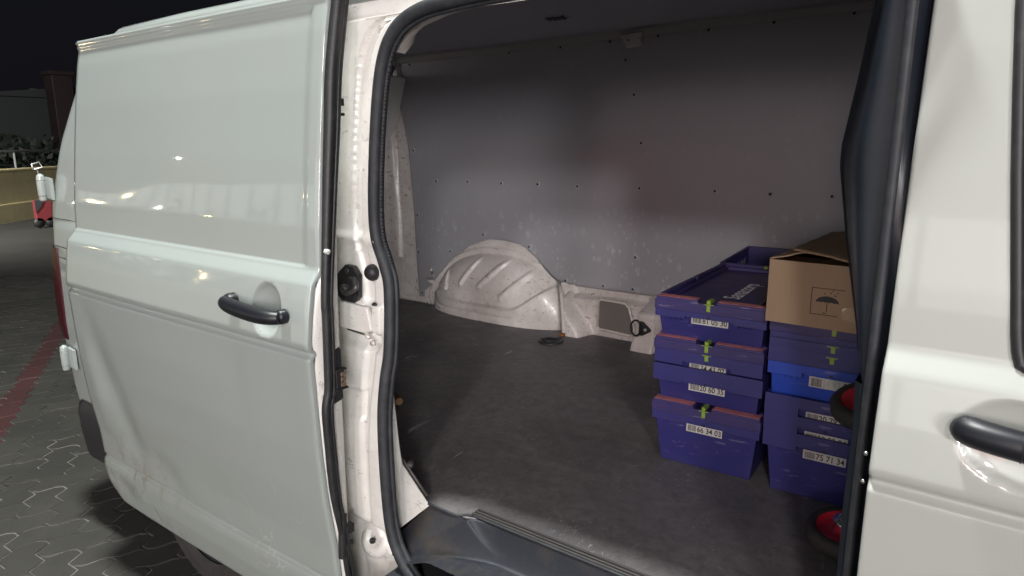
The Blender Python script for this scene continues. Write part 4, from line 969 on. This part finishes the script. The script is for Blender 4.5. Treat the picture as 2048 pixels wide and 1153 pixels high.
# ================================================================== CRATES
def M4(o, loc, rz): o.location = loc; o.rotation_euler = (0, 0, rz)
ORG = Vector((0, 0, 0))
def crate(loc, rz, H, w=.29, l=.60, bw=.245, rim=.040, code='81 05 30', lx=0, lz=.0, body=PURP, lid=False, clips=1, label='', rim_mat=None, logo=None, notch=.014, pale=False, lh=.0225, pink=(1, 1)):
    """w,l outer rim; body tapers to bw at the base; origin at the middle of the base; front faces -Y"""
    root = empty('storage_crate', (0, 0, 0), label, 'crate', 'violet and blue lidded crates stacked in the van')
    tp = (w - bw) / 2; t = .0018
    def ring(k, ins):  # k 0 base..1 top
        hw = lerp(bw / 2, w / 2 - .006, k) - ins; f = lerp(.026, .006, k) + ins; b = l - f
        return [(-hw, f, k * H), (hw, f, k * H), (hw, b, k * H), (-hw, b, k * H)]
    m_ = MB(); v = ring(0, 0) + ring(1, 0) + ring(1, t) + [(x, y, t) for x, y, z in ring(.02, t)]
    f = [(0, 3, 2, 1)] + [(i, (i + 1) % 4, 4 + (i + 1) % 4, 4 + i) for i in range(4)] + [(4 + i, 4 + (i + 1) % 4, 8 + (i + 1) % 4, 8 + i) for i in range(4)] + [(8 + i, 8 + (i + 1) % 4, 12 + (i + 1) % 4, 12 + i) for i in range(4)] + [(12, 13, 14, 15)]
    m_.add(v, f); m_.build('body', body, root, bevel=.002)
    # rim collar with the label notch
    z0, z1 = H - rim, H + .0015; hw = w / 2; nx0, nx1 = lx - .064, lx + .064; g = .0095
    m_ = MB()
    if code: m_.box((-hw, 0, z0), (nx0, g, z1)); m_.box((nx1, 0, z0), (hw, g, z1)); m_.box((nx0, 0, z0 + notch), (nx1, g, z1))
    else: m_.box((-hw, 0, z0), (hw, g, z1))
    m_.box((-hw, l - g, z0), (hw, l, z1)); m_.box((-hw + .0002, g + .0003, z0 + .0003), (-hw + g, l - g - .0003, z1 - .0003)); m_.box((hw - g, g + .0003, z0 + .0003), (hw - .0002, l - g - .0003, z1 - .0003))
    for s in (-1, 1):
        for k in range(3):
            x = (nx0 - .012 - k * .014) if s < 0 else (nx1 + .012 + k * .014); m_.add([(x - .0012, .003, z0), (x + .0012, .003, z0), (x + .0012, .011, z0 - .008), (x - .0012, .011, z0 - .008), (x - .0012, .011, z0), (x + .0012, .011, z0)], [(0, 1, 2, 3), (0, 3, 4), (1, 5, 2)])
    if code: m_.box((lx - .004, -.0008, z0 + notch + .001), (lx + .004, -.0001, z0 + notch + .006), 1)
    m_.build('rim', [rim_mat or body, RIVET], root, bevel=.0015)
    # label plate with code
    if code:
        k = (z0 - .01) / H; fy = lerp(.026, .006, k) - .0022; zc = z0 + lz; lw = .097
        m_ = MB(); m_.box((lx - lw / 2, fy - .0012, zc - lh), (lx + lw / 2, fy, zc)); pl = m_.build('code_label', PAPER, root)
        yb = fy - .0017
        bm_ = MB(); x = lx - lw / 2 + .004; rnd = random.Random(code)
        while x < lx - lw / 2 + .027:
            bw_ = rnd.choice((.0005, .0007, .0012)); bm_.add([(x, yb, zc - lh + .003), (x + bw_, yb, zc - lh + .003), (x + bw_, yb, zc - .003), (x, yb, zc - .003)], [(0, 1, 2, 3)]); x += bw_ + rnd.choice((.0005, .0009))
        bm_.build('barcode', INK, pl, fixn=False)
        a, b = code[:5] if pale else code, code[-2:]
        if pale:
            text('digits', a, (lx - lw / 2 + .030, yb, zc - lh + .0035), (.040, 0, 0), (0, 0, lh - .007), RIM, pl, .0)
            text('digits', b, (lx - lw / 2 + .076, yb, zc - lh + .0035), (.016, 0, 0), (0, 0, lh - .007), INK, pl, .012)
        else: text('digits', a, (lx - lw / 2 + .030, yb, zc - lh + .0035), (.064, 0, 0), (0, 0, lh - .007), INK, pl, .014)
    zt = H
    if lid:
        L0, L1 = H + .002, H + .030; hw = w / 2 + .002
        m_ = MB(); m_.box((-hw, -.003, L0 - .006), (hw, .006, L1 - .007)); m_.box((-hw, l - .006, L0 - .006), (hw, l + .003, L1 - .007)); m_.box((-hw, .0062, L0 - .006), (-hw + .008, l - .0062, L1 - .007)); m_.box((hw - .008, .0062, L0 - .006), (hw, l - .0062, L1 - .007))
        m_.box((-hw + .0082, .0062, L0 + .002), (hw - .0082, l - .0062, L1 - .012))
        # raised border: side and back ridges, two front ledges
        for x0, x1 in ((-hw + .002, -hw + .016), (hw - .016, hw - .002)): m_.box((x0, .0345, L1 - .012), (x1, l * .48, L1 + .003)); m_.box((x0, l * .50, L1 - .012), (x1, l - .012, L1 + .003))
        m_.box((-hw + .030, .046, L1 - .012), (-hw + .034, l - .05, L1 - .002)); m_.box((hw - .034, .046, L1 - .012), (hw - .030, l - .05, L1 - .002))
        m_.box((-hw + .002, l - .010, L1 - .0118), (hw - .002, l - .0005, L1 + .0028)); m_.box((-hw + .035, l - .055, L1 - .0122), (hw - .035, l - .050, L1 - .0015))
        fl = [(-hw + .003, lx - .030), (lx + .018, hw - .003)]
        for x0, x1 in fl: m_.box((x0, -.001, L1 - .0115), (x1, .033, L1))
        lo = m_.build('lid', PURPL, root, bevel=.0018)
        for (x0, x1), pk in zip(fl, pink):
            if pk: MB().box((x0 + .003, .0015, L1 + .0003), (x1 - .003, .0300, L1 + .0012)).build('salmon_strip', PINK, lo)  # salmon coloured strip laid on each front ledge
        if logo: text('printed_name', logo, (lx + .058, l * .19, L1 - .0105), (0, .235, 0), (-.060, 0, 0), WINK, lo, .018)
        m_ = MB(); m_.box((lx - .006, -.005, L1 - .006), (lx + .004, .030, L1 + .0032)); m_.box((lx - .014, -.0062, L1 - .0085), (lx + .013, -.0032, L1 - .0062)); m_.box((lx - .0055, -.0058, L1 - .026), (lx + .0045, -.0032, L1 - .0088)); m_.build('locking_clip', LIME, lo, bevel=.0008)
        m_ = MB(); m_.box((lx - .006, l - .022, L1 - .004), (lx + .006, l + .001, L1 + .0045)); m_.build('locking_clip', LIME, lo, bevel=.0008)
        zt = L1
    if clips > 1 or (clips == 1 and not lid and clips):
        m_ = MB(); m_.box((lx - .013, -.0022, z1 - .008), (lx + .012, -.0003, z1 - .0055)); m_.box((lx - .0050, -.0020, z1 - .022), (lx + .005, -.0003, z1 - .0082)); m_.build('locking_clip', LIME, root, bevel=.0006)
    M4(root, loc, rz)
    return root
YF = .632; d3 = math.radians(2.5)
X1 = -.590
crate((X1, YF, .5665), d3, .1535, rim=.027, code='66 34 03', lid=True, clips=0, lz=.002, notch=.004, label='violet lidded crate numbered 66 34 03, at the floor under the left stack')
crate((X1 - .002, YF, .7465 + .0055), d3, .100, rim=.045, bw=.258, code='20 60 35', lz=.003, notch=.004, clips=0, label='open violet crate numbered 20 60 35, nested in the middle of the left stack')
crate((X1 - .003, YF + .001, .799), d3, .101, rim=.042, w=.286, bw=.258, code='34 43 07', lz=.008, notch=.010, lid=True, clips=2, label='violet lidded crate with half hidden number 34 43 07, nested in the one below')
crate((X1 - .004, YF, .924), d3, .086, rim=.024, bw=.262, code='81 05 30', lz=.010, notch=.006, lid=True, clips=0, logo='Sanacorp', label='violet crate numbered 81 05 30 with a printed lid, topmost of the left stack')
X2 = -.292; d2_ = math.radians(1.5)
crate((X2 + .002, YF + .002, .5665), d2_, .1715, rim=.045, code='75 71 34', clips=0, lz=.006, notch=.012, label='violet crate numbered 75 71 34, standing on the floor under the cardboard box')
crate((X2 + .001, YF + .002, .6105), d2_, .1715, rim=.0425, code='20 83 94', clips=0, lz=.008, notch=.016, label='violet crate with almost hidden number, nested just above crate 75 71 34')
crate((X2, YF + .002, .6590), d2_, .1710, rim=.0465, code='20 79 57', clips=0, lz=.014, notch=.020, label='violet crate numbered 20 79 57, nested just below the bright blue crate')
crate((X2, YF + .004, .7480), d2_, .165, rim=.030, w=.290, bw=.262, code='34 42 89', clips=0, body=BLUE, lz=.006, notch=.012, pale=True, lh=.026, label='bright blue crate with a worn label 34 42 89')
crate((X2 - .001, YF + .002, .7850), d2_, .165, rim=.035, bw=.238, code=None, clips=1, label='lowest of the three violet crates nested inside the bright blue one')
crate((X2 - .001, YF + .002, .8120), d2_, .165, rim=.0265, bw=.238, code=None, clips=1, label='middle one of the three violet crates nested inside the bright blue one')
crate((X2 - .001, YF + .002, .8350), d2_, .1600, rim=.0210, bw=.238, code=None, lid=True, clips=0, pink=(0, 0), label='violet lidded crate directly under the cardboard box')
# open crate behind the left stack
oc = crate((-.640, 1.262, .5665), math.radians(5.5), .470, w=.290, l=.44, bw=.25, rim=.045, code=None, clips=0, label='open empty violet crate standing behind the left stack, against the lining')
oc['group'] = 'violet and blue lidded crates stacked in the van'
m_ = MB()
for k in range(6): m_.box((-.136, .05 + k * .06, .30), (-.131, .056 + k * .06, .44))
m_.build('wall_rib', PURP, oc)
m_ = MB(); m_.box((-.1325, .25, .40), (-.1312, .35, .43)); lb = m_.build('code_label', PAPER, oc)
m_ = MB()
for k in range(9): m_.box((-.1311, .26 + k * .009, .405), (-.1308, .264 + k * .009, .425))
m_.build('barcode', INK, lb)
# loose paper between the stacks
ORG = Vector((-.438, .70, .62)); pp = [[(-.440 + .004 * math.sin(k * 1.3), .66 + .05 * i / 5 + .01 * math.sin(k), .60 + .022 * k + .004 * i) for i in range(6)] for k in range(5)]
tag(grid('paper_scrap', pp, PAPER, smooth=False), 'crumpled white paper scrap wedged between the two crate stacks', 'paper')
ORG = Vector((0, 0, 0))

# ================================================================== CARDBOARD BOX
ORG = Vector((0, 0, 0))
cb = empty('cardboard_box', (0, 0, 0), 'brown cardboard box with an umbrella mark on the right stack of crates', 'box')
w_, l_, h_ = .236, .60, .148
m_ = MB(); t_ = .004
for a, b in (((0, 0, 0), (w_, t_, h_)), ((0, l_ - t_, 0), (w_, l_, h_)), ((0, t_ + .0003, .0003), (t_, l_ - t_ - .0003, h_)), ((w_ - t_, t_ + .0003, .0003), (w_, l_ - t_ - .0003, h_)), ((t_, t_, 0.0005), (w_ - t_, l_ - t_, .004))): m_.box(a, b)
m_.build('carton', CARD, cb, bevel=.001)
# inner end flap lying in the mouth
MB().box((.008, .006, h_ - .010), (w_ - .008, .12, h_ - .007)).build('end_flap', CARD, cb)
m_ = MB(); m_.box((.008, l_ - .12, h_ - .010), (w_ - .008, l_ - .006, h_ - .007)); m_.build('end_flap', CARD, cb)
rows = []
for j in range(21):
    y = l_ * j / 20; row = []
    for i in range(9):
        s = i / 8; x = lerp(.0, .072 + .012 * math.sin(j * .9) * (1 if j < 14 else .4), s)
        lift = (.012 * ss(0, 1, s) * ss(.25, .0, j / 20) + .008 * s)
        row.append((x, y - .002, h_ + .001 + lift + .0012 * math.sin(j * 1.7 + i)))
    rows.append(row)
grid('left_flap', rows, CARD, cb, solid=.003)
rows = []
for j in range(21):
    y = l_ * j / 20; row = []
    for i in range(15):
        s = i / 14; x = lerp(w_ + .001, .050, s)
        lift = (.013 * ss(0, 1, s) * ss(.35, .0, j / 20) + .011 * s)
        row.append((x, y - .004 + .003 * math.sin(i), h_ + .003 + lift))
    rows.append(row)
grid('right_flap', rows, CARD, cb, solid=.003)
# printed keep-dry mark: frame, umbrella, drops
MK = MB(); fy = -.0008
def rect(a, b, c, d): MK.add([(a, fy, b), (c, fy, b), (c, fy, d), (a, fy, d)], [(0, 1, 2, 3)])
ux, uz, uw, uh = .098, .032, .094, .062; lw = .0016
rect(ux, uz, ux + lw, uz + uh); rect(ux, uz, ux + uw * .62, uz + lw); rect(ux, uz + uh - lw, ux + uw * .74, uz + uh)
ccx, ccz, ra = ux + .035, uz + .029, .0245
pts = [(ccx + ra * math.cos(a), ccz + ra * .62 * math.sin(a)) for a in [PI - PI * k / 20 for k in range(21)]]
lower = []
for k in range(5):
    x0 = ccx + ra - 2 * ra * k / 5; x1 = ccx + ra - 2 * ra * (k + 1) / 5
    for q in range(1, 5): t0 = q / 4; lower.append((lerp(x0, x1, t0), ccz + .0022 * math.sin(PI * t0)))
allp = pts + lower[:-1]; MK.add([(ccx, fy, ccz + .006)] + [(x, fy, z_) for x, z_ in allp], [(0, i + 1, (i + 1) % len(allp) + 1) for i in range(len(allp))])
rect(ccx - .0009, ccz - .020, ccx + .0009, ccz + .002)
hkp = [(ccx - .0045 + .0045 * math.cos(a), ccz - .020 + .0045 * math.sin(a)) for a in [-PI * k / 10 for k in range(11)]]
for (a0, b0), (a1, b1) in zip(hkp, hkp[1:]): MK.add([(a0, fy, b0 - .0009), (a1, fy, b1 - .0009), (a1, fy, b1 + .0009), (a0, fy, b0 + .0009)], [(0, 1, 2, 3)])
rect(ccx - .0004, ccz + ra * .60, ccx + .0004, ccz + ra * .60 + .003)
for dx_, dz_ in ((-.007, .021), (.006, .0235), (.010, .029), (.017, .0175), (.020, .025), (.0135, .0185)):
    x, z_ = ccx + dx_, ccz + dz_; MK.add([(x - .0016, fy, z_ - .001), (x, fy, z_ - .0022), (x + .0013, fy, z_ - .0006), (x + .0022, fy, z_ + .0034)], [(0, 1, 2, 3)])
MK.build('umbrella_mark', INK, cb, fixn=False)
tp = [[(lerp(.165, w_, i / 6), -.0012 - .0006 * math.sin(i * 2.1 + j), lerp(.028, .052, j / 4) - .03 * (i / 6) * (1 - j / 4) + .006 * math.sin(i)) for i in range(7)] for j in range(5)]
grid('tape', tp, TAPE, cb, smooth=False)
cb.location = (-.437, .575, 1.0275); cb.rotation_euler = (0, 0, math.radians(-1.5))

# ================================================================== HAND TRUCK lying on its side
ORG = Vector((-.206, .488, .5665)); ht = empty('hand_truck', ORG, 'hand truck with red hubbed wheels lying on its side by the door pillar', 'hand truck')
ax = Vector((.006, -.036, .316)).normalized()
tilt = Vector((-.10, -.06, 1)).normalized()
def truck_wheel(c, k):
    m_ = MB(); m_.lathe(c, k, [(-.017, .062), (-.020, .067), (-.018, .078), (-.010, .084), (.010, .084), (.018, .078), (.020, .067), (.017, .062)], 48); wo = m_.build('wheel', RUBBER, ht, smooth=True)
    m_ = MB(); m_.lathe(c, k, [(.0172, .0625), (.012, .060), (.006, .052), (.004, .030), (.012, .022), (.018, .016), (.0185, .0)], 40); m_.lathe(c, -k, [(.0172, .0625), (.010, .058), (.006, .030), (.018, .016), (.0185, 0)], 40); m_.build('hub', REDP, wo, smooth=True)
    m_ = MB(); m_.lathe(c + k * .0187, k, [(0, .016), (.004, .016), (.006, .011), (.010, .011), (.010, 0)], 20); m_.build('hub_nut', STEEL, wo, smooth=True)
c0 = Vector((-.203, .488, .594)); c1_ = Vector((-.172, .450, .912))
truck_wheel(c0, Vector((-.04, -.10, 1)).normalized()); truck_wheel(c1_, Vector((-.10, -.20, 1)).normalized())
m_ = MB(); m_.cyl(c0 + Vector((0, 0, .02)), c1_ - Vector((0, 0, .02)), .0085, n=14); m_.lathe(c0 + ax * .028, ax, [(0, .022), (.003, .030), (.006, .030), (.012, .020), (.03, .012)], 24); m_.build('axle', STEEL, ht, smooth=True)
m_ = MB(); 
for a, b in (((-.192, .480, .70), (-.06, .62, .69)), ((-.190, .460, .84), (-.06, .60, .83)), ((-.06, .62, .69), (-.05, 1.3, .70)), ((-.06, .60, .83), (-.05, 1.3, .84)), ((-.05, 1.3, .70), (-.05, 1.3, .84)), ((-.06, .75, .69), (-.06, .75, .835))): m_.cyl(a, b, .011, n=10)
m_.build('frame', STEEL, ht, smooth=True)
ORG = Vector((0, 0, 0))
# peg lying on the floor beside the seal
ORG = Vector((-1.60, .497, .5665)); pg = empty('wooden_peg', ORG, 'short brown wooden peg with pale cut end on the cargo floor beside the seal', 'peg')
MB().cyl((-1.648, .520, .583), (-1.592, .490, .583), .0145, n=20).build('peg_side', BARK, pg, bevel=.0015)
MB().cyl((-1.5917, .4898, .583), (-1.5907, .4893, .583), .0128, n=20).build('cut_end', WOOD, pg)
ORG = Vector((0, 0, 0))
